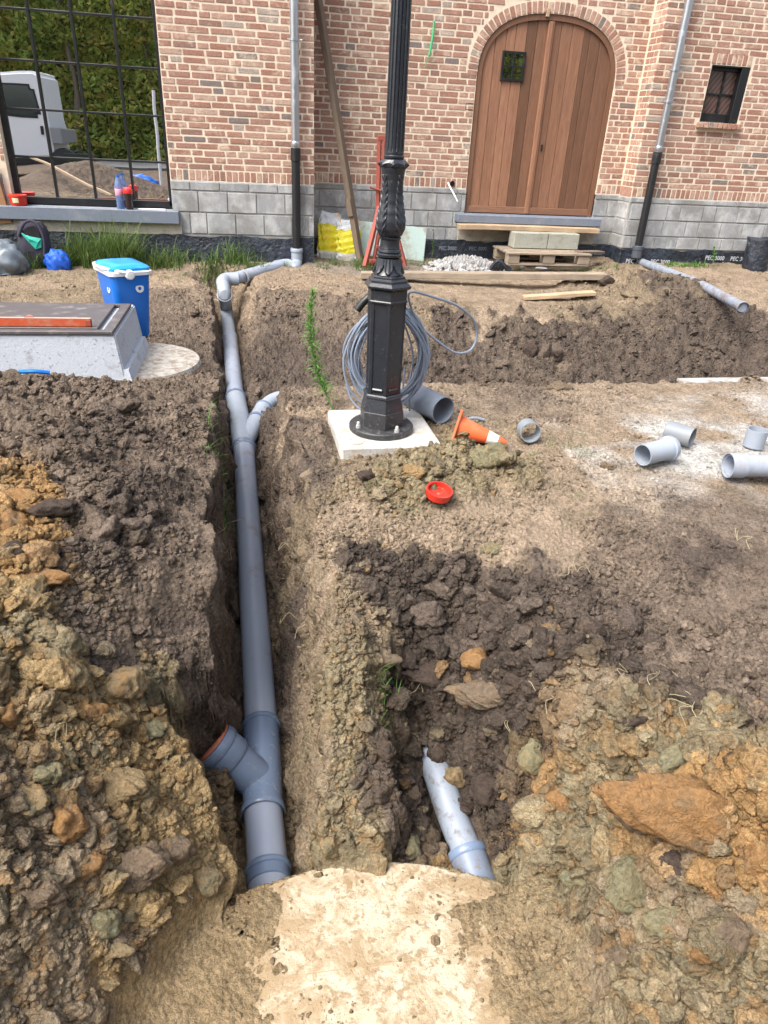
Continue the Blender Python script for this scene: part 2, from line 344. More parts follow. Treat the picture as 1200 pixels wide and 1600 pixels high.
ANCH = [(-3,8.3,.1),(.4,8.2,.12),(1.5,8.7,.14),(3.5,8.7,.15),(5,8.5,.2),(7.2,8.5,.2),(-3,7,.03),(.5,7,.03),(2.5,7,.03),(5.2,7.1,.06),(7,7,.06),(-3,5.5,0),(-1,5.5,0),(.5,5.5,0),(2.5,5.5,0),(5,5.5,0),(.5,4,0),
 (1.5,4,0),(3.5,4,0),(5.5,4,0),(7.5,4,0),(1.0,3.3,-.03),(2.5,3.1,-.02),(4,3,-.02),(.75,2.8,-.03),(2,2.5,-.06),(1.3,2.3,-.1),(3,2,-.08),(-2,4.3,.02),(-1,4.35,.0),(-3.5,4,.1),(-3,2,.05),(-2,1,-.1),(3.5,1,-.1),(2.5,.5,-.2),(0,0,-.8),(-1.5,0,-.3),(1.8,0,-.3),(-3,-1,0),(3,-1,0),(0,-1.6,-.2)]
P3 = np.array([[*atz(x, y, z)] for x, y, z in TOPS] + [list(a) for a in ANCH])
def tps_fit(P, lam=.002):
    n = len(P); d2 = ((P[:, None, :2]-P[None, :, :2])**2).sum(-1); K = .5*d2*np.log(d2+1e-9); K[np.diag_indices(n)] = lam
    A = np.zeros((n+3, n+3)); A[:n, :n] = K; A[:n, n] = 1; A[:n, n+1:] = P[:, :2]; A[n, :n] = 1; A[n+1:, :n] = P[:, :2].T
    return np.linalg.solve(A, np.r_[P[:, 2], 0, 0, 0])
TW = tps_fit(P3)
def tps(x, y):
    s = TW[-3]+TW[-2]*x+TW[-1]*y
    for i, p in enumerate(P3):
        d2 = (x-p[0])**2+(y-p[1])**2+1e-9; s = s + TW[i]*.5*d2*np.log(d2)
    return s
def seg_dist(x, y, a, b):
    dx, dy = b[0]-a[0], b[1]-a[1]; L = dx*dx+dy*dy+1e-12; t = np.clip(((x-a[0])*dx+(y-a[1])*dy)/L, 0, 1)
    return np.hypot(x-a[0]-t*dx, y-a[1]-t*dy), t
def poly_sd(x, y, P):
    """signed distance outside (+) of polygon"""
    d = np.full_like(x, 1e9); ins = np.zeros(x.shape, bool)
    for i in range(len(P)):
        a = P[i]; b = P[(i+1) % len(P)]; dd, _ = seg_dist(x, y, a, b); d = np.minimum(d, dd)
        c = (a[1] > y) != (b[1] > y); 
        with np.errstate(divide='ignore', invalid='ignore'): xx = a[0]+(y-a[1])*(b[0]-a[0])/(b[1]-a[1] if b[1] != a[1] else 1e-12)
        ins ^= c & (x < xx)
    return np.where(ins, -d, d)
# main drain centre line: (pixel x, pixel y, axis height)
DRAIN = [atz(*p) for p in [(421,1392,-.955),(411,1262,-.95),(408,1135,-.945),(381,700,-.64),(374,655,-.585),(368,622,-.54),(359,528,-.40),(354,487,-.28),(351,462,-.07),(348,440,.03)]]
UPPER = [atz(348,440,.03), atz(372,436,.05), atz(400,427,.075), atz(437,416,.11), atz(462,410,.13)]
BURIED = [atz(*p) for p in [(748,1385,-.83),(729,1330,-.80),(705,1270,-.765),(686,1215,-.72)]]
GUT = [atz(1003,410,.20), atz(1090,442,.20), atz(1160,480,.21)]
PIT = [tuple(atz(248,1100,-.37)[:2]), (-.1, 2.13), (.04, 2.13), (.085, 1.34), (-.15, 1.34), (-.135, 1.58), tuple(atz(338,1235,-.5)[:2]), tuple(atz(300,1165,-.45)[:2])]
def inset(P, d):
    c = sum((Vector(p[:2]) for p in P), Vector((0, 0)))/len(P); return [tuple(Vector(p[:2])+(c-Vector(p[:2])).normalized()*d) for p in P]
T2 = inset([atz(*p) for p in [(600,1345,-.70),(612,1200,-.50),(606,1080,-.32),(660,1040,-.40),(735,1090,-.42),(790,1170,-.42),(812,1260,-.48),(815,1345,-.60)]]+[(.74, 1.30), (.32, 1.30)], .05)
def coarse(x, y):
    z = tps(np.clip(x, -4, 8), np.clip(y, -1.5, 8.9))
    f = np.clip((y+1.5)/1.0, 0, 1); z = np.where(y < -.5, z*f + (1-f)*(-.02), z)
    # spoil thrown up beyond the cross trench and on the right
    def bump(cx, cy, sx, sy, h, rot=0.0):
        c, s = cos(rot), sin(rot); u = (x-cx)*c+(y-cy)*s; v = -(x-cx)*s+(y-cy)*c; return h*np.exp(-(u/sx)**2-(v/sy)**2)
    z = z + bump(4.5, 6.95, .9, .32, .15, .25*-1) + bump(5.6, 6.5, .9, .35, .13, -.3) + bump(3.9, 7.35, .35, .22, .12) + bump(2.2, 6.35, 1.2, .22, .07) + bump(7, 6.0, 1.2, .5, .15)
    z = z + bump(.62, 2.98, .28, .14, .085) + bump(1.02, 3.12, .13, .10, .075)     # clay kicked up in front of the lamp footing
    z = z + bump(.52, 6.6, .3, .4, .06) + bump(-.02, 8.0, .5, .18, .03)
    # main trench
    for i in range(0, len(DRAIN)-1):
        a, b = (DRAIN[i] if i else DRAIN[0]+(DRAIN[0]-DRAIN[1])*.6), DRAIN[i+1]; d, t = seg_dist(x, y, a, b); fl = a.z+(b.z-a.z)*t-.075
        dx, dy = b.x-a.x, b.y-a.y; side = (dx*(y-a.y)-dy*(x-a.x))   # >0 left
        wl = np.where(side > 0, .105, .115); slope = np.where(side > 0, 11.0, 5.2) if i < 5 else np.where(side > 0, 7.0, 2.4) if i < 7 else np.where(side > 0, 2.0, 1.5)
        z = np.minimum(z, fl + np.maximum(0, d-wl)*slope)
    # pit round the fitting, buried-pipe trench, cross trench
    z = np.minimum(z, -.97 + .14*np.clip((y-1.45)/.5, 0, 1) + np.maximum(0, poly_sd(x, y, PIT))*12.0)
    z = np.minimum(z, -.84 + np.maximum(0, poly_sd(x, y, T2)+.02*np.sin(x*23+y*31))*np.where(x < .42, 6.0, 1.9) + .17*np.clip((y-1.5)/.5, 0, 2) + .18*np.clip((x-.52)/.2, 0, 1))
    z = z + bump(-3.6, -1.4, 1.3, .9, .55)
    sd = poly_sd(x, y, [(-.12, 4.42), (9, 4.40), (9, 5.35), (1.5, 5.35), (.5, 5.5), (.1, 5.6), (-.1, 5.6)])
    sl = np.where(y < 4.6, 6.0, np.clip(.50+.12*(x-.2), .42, .62)); z = np.minimum(z, -.56 + np.maximum(0, sd)*sl)
    for i in range(len(BURIED)-1):
        a, b = BURIED[i], BURIED[i+1]; d, t = seg_dist(x, y, a, b); dx, dy = b.x-a.x, b.y-a.y; side = (dx*(y-a.y)-dy*(x-a.x)); ax = a.z+(b.z-a.z)*t
        z = np.minimum(z, np.where(side > 0, ax-.065+np.maximum(0, d-.085)*2.2, ax+.018+np.maximum(0, d-.05)*2.2))
    for i in range(2): d, t = seg_dist(x, y, GUT[i], GUT[i+1]); z = np.minimum(z, GUT[i].z-.012+np.maximum(0, d-.07)*.4)
    for i in range(len(UPPER)-1):
        a, b = UPPER[i], UPPER[i+1]; d, t = seg_dist(x, y, a, b); z = np.minimum(z, a.z+(b.z-a.z)*t-.035+np.maximum(0, d-.08)*1.3)
    return z
CP = {'D': (.130, .102, .083), 'K': (.085, .067, .055), 'M': (.21, .163, .125), 'T': (.345, .268, .192), 'L': (.36, .29, .22), 'Y': (.37, .265, .135), 'O': (.38, .235, .105), 'G': (.275, .23, .145), 'S': (.29, .25, .20), 'W': (.60, .59, .56), 'B': (.28, .22, .15)}
# (pixel x, pixel y, colour, roughness 0..1, clayness 0..1)
SKIN = [
 (100,430,'T',.15,0),(300,430,'T',.2,0),(60,460,'B',.25,0),(290,470,'M',.35,0),(310,520,'M',.45,0),(330,600,'M',.6,0),(430,450,'T',.25,0),(500,440,'T',.2,0),(560,420,'S',.2,0),(650,415,'S',.12,0),(420,500,'M',.6,0),(440,560,'D',.7,0),(510,500,'M',.6,0),(470,600,'D',.6,0),
 (800,420,'T',.12,0),(700,450,'T',.12,0),(850,450,'T',.15,0),(800,480,'T',.2,0),(900,490,'B',.3,0),(700,480,'B',.3,0),(720,520,'D',.9,0),(850,530,'D',1,0),(950,530,'D',1,0),(1050,540,'D',1,0),(1150,540,'D',1,0),(700,580,'D',.9,0),(900,580,'D',.9,0),(1100,585,'D',.9,0),
 (990,440,'B',.8,0),(1040,460,'D',.9,0),(1120,490,'D',1,0),(960,470,'B',.6,0),(1100,430,'T',.2,0),(1180,450,'T',.2,0),(1030,410,'B',.3,0),(1190,520,'D',1,0),
 (700,625,'T',.15,0),(850,620,'M',.3,0),(950,625,'T',.15,0),(1100,620,'T',.15,0),(480,640,'T',.2,0),(440,680,'M',.4,0),(460,750,'M',.5,.1),(430,720,'M',.4,0),(500,740,'B',.5,.15),
 (820,720,'T',.15,0),(900,690,'T',.12,0),(960,760,'T',.1,0),(880,770,'T',.15,0),(1000,650,'T',.12,0),(1080,640,'T',.12,0),(1100,740,'T',.15,0),(760,820,'T',.2,0),(700,850,'T',.25,0),(850,840,'T',.2,0),(600,850,'T',.25,.1),(560,830,'T',.3,.1),(660,900,'T',.3,0),
 (600,745,'G',.8,.5),(700,740,'G',.9,.5),(760,715,'G',.8,.5),(560,760,'B',.6,.3),
 (1050,800,'M',.2,0),(1150,800,'M',.25,0),(950,830,'M',.25,0),(1000,900,'M',.35,0),(1150,900,'M',.35,0),(1100,860,'D',.35,0),(900,880,'M',.45,0),(850,910,'D',.6,0),(1180,1000,'M',.35,0),(1050,980,'M',.5,0),(950,1000,'D',.6,0),(1000,1080,'D',.6,0),(1120,1080,'M',.5,0),
 (620,920,'K',.5,0),(700,920,'D',.7,0),(660,980,'D',.85,0),(760,960,'D',.8,0),(720,1060,'D',.9,0),(800,1050,'D',.9,.2),(640,1080,'K',.8,0),(700,1150,'K',1,.1),(650,1250,'K',1,.2),(800,1200,'K',1,.2),(640,1320,'D',.9,.3),(820,1310,'K',.8,.2),(760,1250,'K',1,.1),
 (540,920,'T',.4,.1),(500,960,'B',.4,.1),(560,1000,'B',.5,.3),(540,1080,'G',.5,.5),(520,1150,'B',.4,.5),(560,1200,'G',.35,.6),(520,1260,'G',.5,.7),(560,1310,'G',.7,.8),(490,1180,'B',.3,.5),(480,1330,'B',.6,.6),(460,1000,'D',.3,0),(440,900,'D',.3,0),(430,830,'D',.3,0),
 (60,640,'M',.8,0),(200,640,'M',.8,0),(150,700,'D',.9,0),(50,700,'M',.9,0),(250,700,'D',.9,0),(300,680,'M',.6,0),(200,780,'D',.9,0),(100,760,'M',.8,0),(280,800,'D',.8,0),(320,720,'M',.4,0),(320,830,'M',.4,0),(200,870,'D',.7,.05),(120,850,'D',.8,.1),(280,900,'M',.5,0),(200,950,'M',.6,.15),(280,980,'M',.4,0),(300,1050,'D',.3,0),(230,1030,'M',.5,.2),(330,1000,'D',.3,0),(260,1080,'D',.3,0),
 (20,780,'O',.9,.6),(30,840,'O',.9,.6),(60,900,'O',.9,.8),(20,950,'Y',.9,.8),(100,960,'Y',.9,.7),(40,1020,'G',.9,.8),(150,1030,'G',.9,.9),(180,1090,'Y',.9,.9),(60,1090,'Y',1,1),(130,1110,'Y',1,1),(220,1120,'Y',.7,1),(100,1180,'Y',1,1),(220,1200,'Y',1,1),(280,1180,'Y',.7,.8),(40,1260,'B',1,.8),(150,1280,'B',1,.8),(300,1270,'Y',.7,.7),(330,1330,'Y',.6,.7),(220,1340,'Y',.9,.7),(80,1360,'B',1,.7),(150,1400,'B',.9,.7),(60,1440,'B',1,.8),(230,1430,'B',.7,.6),(300,1400,'Y',.5,.5),(100,1510,'B',.9,.6),(200,1500,'Y',.6,.6),(50,1580,'B',.8,.6),(150,1580,'B',.7,.6),(280,1540,'Y',.35,.5),(350,1500,'Y',.25,.4),(380,1430,'Y',.3,.4),(330,1590,'Y',.3,.5),
 (450,1395,'Y',.25,.3),(600,1450,'Y',.2,.3),(600,1580,'Y',.2,.3),(800,1400,'G',.6,.6),(760,1370,'Y',.5,.5),
 (900,1180,'B',.7,.5),(870,1230,'B',.6,.6),(850,1280,'O',.5,.5),(950,1200,'G',1,.9),(960,1290,'G',.9,.9),(1050,1180,'G',1,.9),(1130,1180,'G',1,.8),(1180,1200,'Y',.9,.7),(1080,1120,'D',.8,.2),(1180,1140,'M',.6,.4),(1080,1250,'O',.9,.5),(1150,1280,'O',.9,.4),(1190,1340,'O',.9,.5),(1020,1330,'O',.9,.6),(920,1330,'G',.8,.8),(880,1380,'G',.9,.9),(960,1400,'G',.9,.9),(1060,1400,'B',.9,.7),(1130,1380,'O',1,.5),(1180,1430,'O',1,.6),(1100,1460,'B',1,.7),(980,1480,'B',.8,.6),(880,1460,'G',.9,.9),(850,1520,'G',.8,.9),(920,1540,'B',.7,.6),(1000,1580,'G',.8,.7),(1100,1560,'G',1,.8),(1180,1560,'B',1,.7),(830,1590,'G',.6,.8)]
def march(px, py, f, t0=.5, t1=12.0):
    r = ray(px, py); ts = np.linspace(t0, t1, 500); z = f(r.x*ts, r.y*ts); d = HC+r.z*ts-z; k = int(np.argmax(d < 0)) if (d < 0).any() else 499
    return (r.x*ts[k], r.y*ts[k], float(z[k]))
SKP = np.array([march(s[0], s[1], coarse) for s in SKIN])
SKV = np.array([[*CP[s[2]], s[3], s[4]] for s in SKIN])
def skin(x, y):
    am = .05+.035*y; wx = x + am*2.6*fbm(x*3, y*3, 5, 71, .6); wy = y + am*2.0*fbm(x*3+9, y*3-4, 5, 83, .6)
    s = 0; w = 0
    for p, v in zip(SKP, SKV):
        q = ((wx-p[0])**2+(wy-p[1])**2)/(.02+.02*p[1]**2)+.0006; ww = 1/q**2.4; w = w+ww; s = s + ww[..., None]*v
    return s/w[..., None]
def detail(x, y, rough):
    r = rough
    a = .075*r*fbm(x*3.1, y*3.1, 4, 3) + .010*fbm(x*9, y*9, 3, 5)
    b = worley(x*11, y*11, 21)*.10*np.clip(r-.3, 0, 1) + worley(x*26, y*26, 31)*.034*np.clip(r-.05, 0, 1) + worley(x*60, y*60, 41)*.014*(.12+r)
    return a + b + .004*(1+2*r)*fbm(x*70, y*70, 3, 51)
def axis_nodes(segs):
    out = []
    for a, b, s0, s1 in segs:
        t = a
        while t < b: out.append(t); t += s0+(s1-s0)*(t-a)/(b-a)
    out.append(segs[-1][1]); return np.array(out)
GX = axis_nodes([(-30, -4.2, 2.0, .25), (-4.2, -1.2, .03, .011), (-1.2, -.5, .009, .006), (-.5, 1.25, .0047, .0047), (1.25, 2.2, .006, .011), (2.2, 7.2, .012, .024), (7.2, 30, .1, 2.0)])
GY = axis_nodes([(-30, -2, 1.0, .15), (-2, .6, .05, .02), (.6, 3.0, .0058, .0058), (3.0, 5.0, .0062, .010), (5.0, 8.9, .0105, .0145)])
XX, YY = np.meshgrid(GX, GY)
wrpx = .04*fbm(XX*5, YY*5, 3, 61); wrpy = .04*fbm(XX*5+5, YY*5+3, 3, 62)
SK = skin(XX, YY); ROUGH = np.clip(SK[..., 3], 0, 1)
ZC = coarse(XX+wrpx, YY+wrpy)
near_slab = np.clip((np.hypot(XX-.24, YY-.49)-.80)/.22, 0, 1)
slabside = np.clip((XX-(-.02))/.08, 0, 1)*np.clip((.66+.05*fbm(XX*6, YY*6, 3, 5)-XX)/.08, 0, 1)
pd = np.full_like(XX, 9.0)
for i in range(len(BURIED)-1): pd = np.minimum(pd, seg_dist(XX, YY, BURIED[i], BURIED[i+1])[0])
ZZ = ZC + detail(XX, YY, ROUGH)*np.where(YY < -1.5, .3, 1.0)*np.clip((pd-.03)/.13, .12, 1)
gx_, gy_ = np.gradient(ZC, axis=1)/np.gradient(XX, axis=1), np.gradient(ZC, axis=0)/np.gradient(YY, axis=0); STEEP = np.hypot(gx_, gy_)
def blur(A, k):
    P = np.pad(A, k, mode='edge'); B = sum(P[i:i+A.shape[0], :] for i in range(2*k+1))/(2*k+1); return sum(B[:, i:i+A.shape[1]] for i in range(2*k+1))/(2*k+1)
STEEP = blur(STEEP, 3); gx_ = blur(gx_, 3); gy_ = blur(gy_, 3)
ZZ += np.where(STEEP > 1.5, .03*fbm(XX*14, YY*14, 4, 99), 0)
# the concrete tank cover lies bare: soil skin there sits at or just under its top
cap = -.7265 + .009*fbm(XX*11, YY*11, 5, 15, .65) + .020*np.clip((np.abs(XX-.29)-.20)/.34, 0, 1.4)
ins = (np.hypot(XX-.22, YY-.49) < 1.0) & (ZC < -.60)
k = np.clip((ZC+.70)/.08, 0, 1); ZZ = np.where(ins & (ZC < -.60), np.where(k > 0, (1-k)*cap+k*ZZ, cap), ZZ)
def flatten(cx, cy, hx, hy, z, m=.06):
    global ZZ
    d = np.maximum(np.abs(XX-cx)-hx, np.abs(YY-cy)-hy); w = np.clip(1-d/m, 0, 1); ZZ = np.where(ZZ > z, ZZ*(1-w)+z*w, ZZ)
flatten(.66, 3.58, .28, .28, -.05); flatten(-1.75, 4.9, .90, .52, -.03)
d = np.hypot(XX+.85, YY-4.9)-.44; w = np.clip(1-d/.05, 0, 1); ZZ = np.where(ZZ > -.01, ZZ*(1-w)-.012*w, ZZ)
st_ = np.clip((STEEP-.9)/1.6, 0, 1)*(YY > .6); GN = np.stack([-gx_, -gy_], -1)/np.maximum(np.hypot(gx_, gy_), .05)[..., None]
dn = st_*(.055*fbm(XX*6+ZC*5, YY*6+ZC*4.5, 4, 201) + .030*(worley(XX*9+ZC*12, YY*13-ZC*9, 205)-.25) + .010*(worley(XX*24+ZC*26, YY*26-ZC*22, 207)-.25))
XD = XX+GN[..., 0]*dn; YD_ = YY+GN[..., 1]*dn
# material class by depth: the sides of the trenches cut through dark topsoil into clay low down
colr = SK[..., :3].copy(); clay = SK[..., 4].copy()
dust = np.exp(-(((XX-2.75)/1.0)**2+((YY-3.25)/.42)**2))*np.clip(.5+1.6*fbm(XX*3.5, YY*5, 5, 45), 0, 1); dust = np.where(XX > 1.6, np.clip(dust*1.7, 0, .92), 0)
d2 = np.exp(-(((XX-3.3)/.8)**2+((YY-3.85)/.25)**2))*np.clip(.35+1.6*fbm(XX*4, YY*5, 5, 49), 0, 1); dust = np.maximum(dust, np.clip(d2, 0, .7))
colr = colr*(1-dust[..., None]) + np.array(CP['W'])*dust[..., None]
inside = (np.hypot(XX-.22, YY-.49) < 1.03) & (ZC < -.6)
skm = np.clip((1.0-np.abs(np.hypot(XX-.22, YY-.49)))/.05, 0, 1)*(ZC < -.6)*np.clip((-.62-ZC)/.06, 0, 1); colr = colr*(1-skm[..., None]*.8)+np.array((.34, .255, .15))*skm[..., None]*.8; clay = clay*(1-.6*skm)
deepk = np.clip((-.35-ZC)/.2, 0, 1)*np.clip(STEEP/3, 0, 1)*(~inside)
far_grass = np.clip((-13.2-YY)/.4, 0, 1)[..., None]; colr = colr*(1-far_grass)+np.array((.10, .13, .05))*far_grass; clay = clay*(1-far_grass[..., 0]); back_ = np.clip((.4-YY)/.5, 0, 1)[..., None]; colr = colr*(1-back_*(1-far_grass))+np.array((.17, .13, .10))*back_*(1-far_grass)
clay = np.where(YY < .3, 0, clay)
NG = XX.size; me = bpy.data.meshes.new('ground'); ny, nx = XX.shape
me.vertices.add(NG); me.vertices.foreach_set('co', np.stack([XD, YD_, ZZ], -1).astype(np.float32).ravel())
idx = np.arange(NG).reshape(ny, nx); quads = np.stack([idx[:-1, :-1], idx[:-1, 1:], idx[1:, 1:], idx[1:, :-1]], -1).reshape(-1, 4)
me.loops.add(quads.size); me.loops.foreach_set('vertex_index', quads.ravel().astype(np.int32)); me.polygons.add(len(quads))
me.polygons.foreach_set('loop_start', np.arange(0, quads.size, 4, dtype=np.int32)); me.polygons.foreach_set('use_smooth', np.ones(len(quads), bool)); me.update(calc_edges=True)
ca = me.color_attributes.new('soil', 'FLOAT_COLOR', 'POINT'); ca.data.foreach_set('color', np.concatenate([colr, np.ones(colr.shape[:2]+(1,))], -1).astype(np.float32).ravel())
fa = me.attributes.new('clay', 'FLOAT', 'POINT'); fa.data.foreach_set('value', clay.astype(np.float32).ravel())
ground = tag(link('ground', me, M_SOIL), kind='structure'); print('ground verts', NG)
def gz(x, y):
    """ground height at world points, bilinear on the built grid"""
    x = np.atleast_1d(np.asarray(x, float)); y = np.atleast_1d(np.asarray(y, float))
    i = np.clip(np.searchsorted(GX, x)-1, 0, len(GX)-2); j = np.clip(np.searchsorted(GY, y)-1, 0, len(GY)-2)
    u = np.clip((x-GX[i])/(GX[i+1]-GX[i]), 0, 1); v = np.clip((y-GY[j])/(GY[j+1]-GY[j]), 0, 1)
    return (ZZ[j, i]*(1-u)+ZZ[j, i+1]*u)*(1-v)+(ZZ[j+1, i]*(1-u)+ZZ[j+1, i+1]*u)*v
def g1(x, y): return float(gz(x, y)[0])
def samp(A, x, y):
    i = np.clip(np.searchsorted(GX, x)-1, 0, len(GX)-2); j = np.clip(np.searchsorted(GY, y)-1, 0, len(GY)-2); return A[j, i]
def on(px, py):
    x, y, z = march(px, py, lambda a, b: gz(a, b)); return Vector((x, y, z))

# ------------------------------------------------------------------ loose clods and crumbs (nobody could count them: instanced stuff)
def ico(sub):
    bm = bmesh.new(); bmesh.ops.create_icosphere(bm, subdivisions=sub, radius=1); v = np.array([q.co[:] for q in bm.verts]); f = [[q.index for q in p.verts] for p in bm.faces]; bm.free(); return v, f
ICO = {k: ico(k) for k in (1, 2, 3, 4, 5)}
def clod_mesh(name, sub, seed, ang=.5, flat=.75, mat=M_CLOD):
    v, f = ICO[sub]; r = np.random.default_rng(seed); n = v/np.linalg.norm(v, axis=1)[:, None]
    R_ = np.ones(len(n))*1.25
    for k in range(16):
        pn = r.normal(size=3); pn /= np.linalg.norm(pn); dd = r.uniform(.62, 1.0); c = n@pn; R_ = np.minimum(R_, np.where(c > .05, dd/np.maximum(c, .05), 9))
    R_ = R_*ang + (1-ang)*.85
    def n3(q, s): return fbm(q[:, 0]*s+q[:, 2]*s*.7+seed, q[:, 1]*s-q[:, 2]*s*.9, 3, seed)
    R_ = R_*(1+.30*n3(n, 1.3)+.20*n3(n+3, 3.2)+(.10 if sub > 2 else 0)*n3(n+7, 8)+(.05 if sub > 3 else 0)*n3(n+11, 18))
    if sub > 2:
        K = 60 if sub == 3 else 170; sp = r.normal(size=(K, 3)); sp /= np.linalg.norm(sp, axis=1)[:, None]; ca_ = n@sp.T; best = np.sort(-ca_, axis=1); d1 = np.arccos(np.clip(-best[:, 0], -1, 1)); d2 = np.arccos(np.clip(-best[:, 1], -1, 1)); w_ = 1.9/sqrt(K)
        msk = np.clip(.5+2.2*n3(n+5, 1.7), .15, 1); R_ = R_*(1+msk*(.10 if sub == 3 else .085)*(np.sqrt(np.clip((d2-d1)/w_, 0, 1))-.6))
    p = n*R_[:, None]*np.array([r.uniform(.85, 1.25), r.uniform(.75, 1.0), flat*r.uniform(.8, 1.1)])
    me = bpy.data.meshes.new(name); me.from_pydata(p.tolist(), [], f); me.polygons.foreach_set('use_smooth', [sub > 1]*len(f)); me.materials.append(mat); return me
VIS = dict(y0=.75, y1=8.6)
def scatter(n, zone, smin, smax, power, seed, minrough=.0, dens=lambda x, y, r: r):
    """sample points on the ground, denser close to the viewer; returns x, y, size, colour, clay"""
    r = np.random.default_rng(seed); Y = (.75**-.5 + r.random(n*6)*((8.6)**-.5-.75**-.5))**-2.0
    X = .2+.2*Y + (r.random(len(Y))*2-1)*(.55+.52*Y); rr = samp(ROUGH, X, Y); keep = r.random(len(Y)) < dens(X, Y, rr)*np.clip(.25+3.2*(fbm(X*3.3, Y*3.3, 4, seed+500)+.12), .05, 1.5)
    keep &= ~((np.hypot(X-.24, Y-.49) < 1.02) & (samp(ZC, X, Y) < -.60) & (r.random(len(Y)) > .07))
    keep &= ~((np.abs(X-.66) < .27) & (np.abs(Y-3.58) < .27)); keep &= ~((X < -.85) & (Y > 4.38) & (Y < 5.45)); keep &= ~((np.hypot(X+.85, Y-4.9) < .42) & (r.random(len(Y)) > .25))
    keep &= ~((samp(STEEP, X, Y) > 2.5) & (r.random(len(Y)) > .5)); 
    for i in range(len(DRAIN)-1):
        dd, _ = seg_dist(X, Y, DRAIN[i], DRAIN[i+1]); keep &= dd > .085
    for i in range(len(BURIED)-1): keep &= seg_dist(X, Y, BURIED[i], BURIED[i+1])[0] > .07
    X, Y = X[keep][:n], Y[keep][:n]; m = len(X); u = r.random(m); s = (smin**-power + u*(smax**-power-smin**-power))**(-1/power)
    return X, Y, s, r
def instance_stuff(name, sets, variants, label, cat, mat=None):
    X = np.concatenate([s[0] for s in sets]); Y = np.concatenate([s[1] for s in sets]); s = np.concatenate([q[2] for q in sets]); r = np.random.default_rng(5)
    sc = s.copy(); Z = gz(X, Y)+s*(.22 if name == 'soil_lumps' else .1); m = len(X)
    c = samp(colr, X, Y); cl = samp(clay, X, Y)
    # a clod does not always match the ground it lies on
    t = r.random(m); cc = c*(.72+.55*r.random(m))[:, None]
    onslab = (np.hypot(X-.22, Y-.49) < 1.02) & (samp(ZC, X, Y) < -.60); cc[onslab] = np.array((.33, .25, .155))*(.7+.5*r.random(onslab.sum()))[:, None]; sc = np.where(onslab, sc*.55, sc)
    pick = (t < .17*cl); cc[pick] = .45*cc[pick]+.55*np.array(CP['O'])*(.75+.4*r.random(pick.sum()))[:, None]
    pick = (t > 1-.22*cl); cc[pick] = .5*cc[pick]+.5*np.array(CP['G'])*(.85+.4*r.random(pick.sum()))[:, None]
    me = bpy.data.meshes.new(name); me.vertices.add(m); me.vertices.foreach_set('co', np.stack([X, Y, Z], -1).astype(np.float32).ravel())
    def at(nm, ty, key, arr): a = me.attributes.new(nm, ty, 'POINT'); a.data.foreach_set(key, arr.astype(np.float32 if ty != 'INT' else np.int32).ravel())
    at('csize', 'FLOAT_VECTOR', 'vector', np.stack([sc*(.85+.4*r.random(m)), sc*(.8+.3*r.random(m)), sc*(.7+.3*r.random(m))], -1)); at('crot', 'FLOAT_VECTOR', 'vector', np.stack([r.normal(0, .5, m), r.normal(0, .5, m), r.random(m)*6.28], -1))
    at('cvar', 'INT', 'value', r.integers(0, len(variants), m)); at('clay', 'FLOAT', 'value', cl)
    a = me.attributes.new('soil', 'FLOAT_COLOR', 'POINT'); a.data.foreach_set('color', np.concatenate([cc, np.ones((m, 1))], -1).astype(np.float32).ravel())
    cv = bpy.data.collections.new(name+'_shapes')
    for i, v in enumerate(variants): o = bpy.data.objects.new(f'{name}_shape_{chr(97+i)}', v); cv.objects.link(o)
    g = bpy.data.node_groups.new(name+'_scatter', 'GeometryNodeTree'); g.interface.new_socket('Geometry', in_out='INPUT', socket_type='NodeSocketGeometry'); g.interface.new_socket('Geometry', in_out='OUTPUT', socket_type='NodeSocketGeometry')
    N = g.nodes; gi = N.new('NodeGroupInput'); go = N.new('NodeGroupOutput'); mp = N.new('GeometryNodeMeshToPoints'); ip = N.new('GeometryNodeInstanceOnPoints'); ci = N.new('GeometryNodeCollectionInfo')
    ci.inputs[0].default_value = cv; ci.inputs['Separate Children'].default_value = True; ci.inputs['Reset Children'].default_value = True; ip.inputs['Pick Instance'].default_value = True
    def na(nm, ty): q = N.new('GeometryNodeInputNamedAttribute'); q.data_type = ty; q.inputs[0].default_value = nm; return [o for o in q.outputs if o.name == 'Attribute' and o.enabled][0]
    er = N.new('FunctionNodeEulerToRotation'); l = g.links.new
    l(gi.outputs[0], mp.inputs[0]); l(mp.outputs[0], ip.inputs['Points']); l(ci.outputs[0], ip.inputs['Instance']); l(na('cvar', 'INT'), ip.inputs['Instance Index']); l(na('crot', 'FLOAT_VECTOR'), er.inputs[0]); l(er.outputs[0], ip.inputs['Rotation']); l(na('csize', 'FLOAT_VECTOR'), ip.inputs['Scale']); l(ip.outputs[0], go.inputs[0])
    o = link(name, me); md = o.modifiers.new('scatter', 'NODES'); md.node_group = g
    print(name, m); return tag(o, label, cat, kind='stuff')
VA = [clod_mesh('lump', 4, 100+i, .8) for i in range(12)]; VB = [clod_mesh('crumb', 2, 200+i, .6, .85) for i in range(8)]; VC = [clod_mesh('grain', 1, 300+i, .4, .9) for i in range(5)]
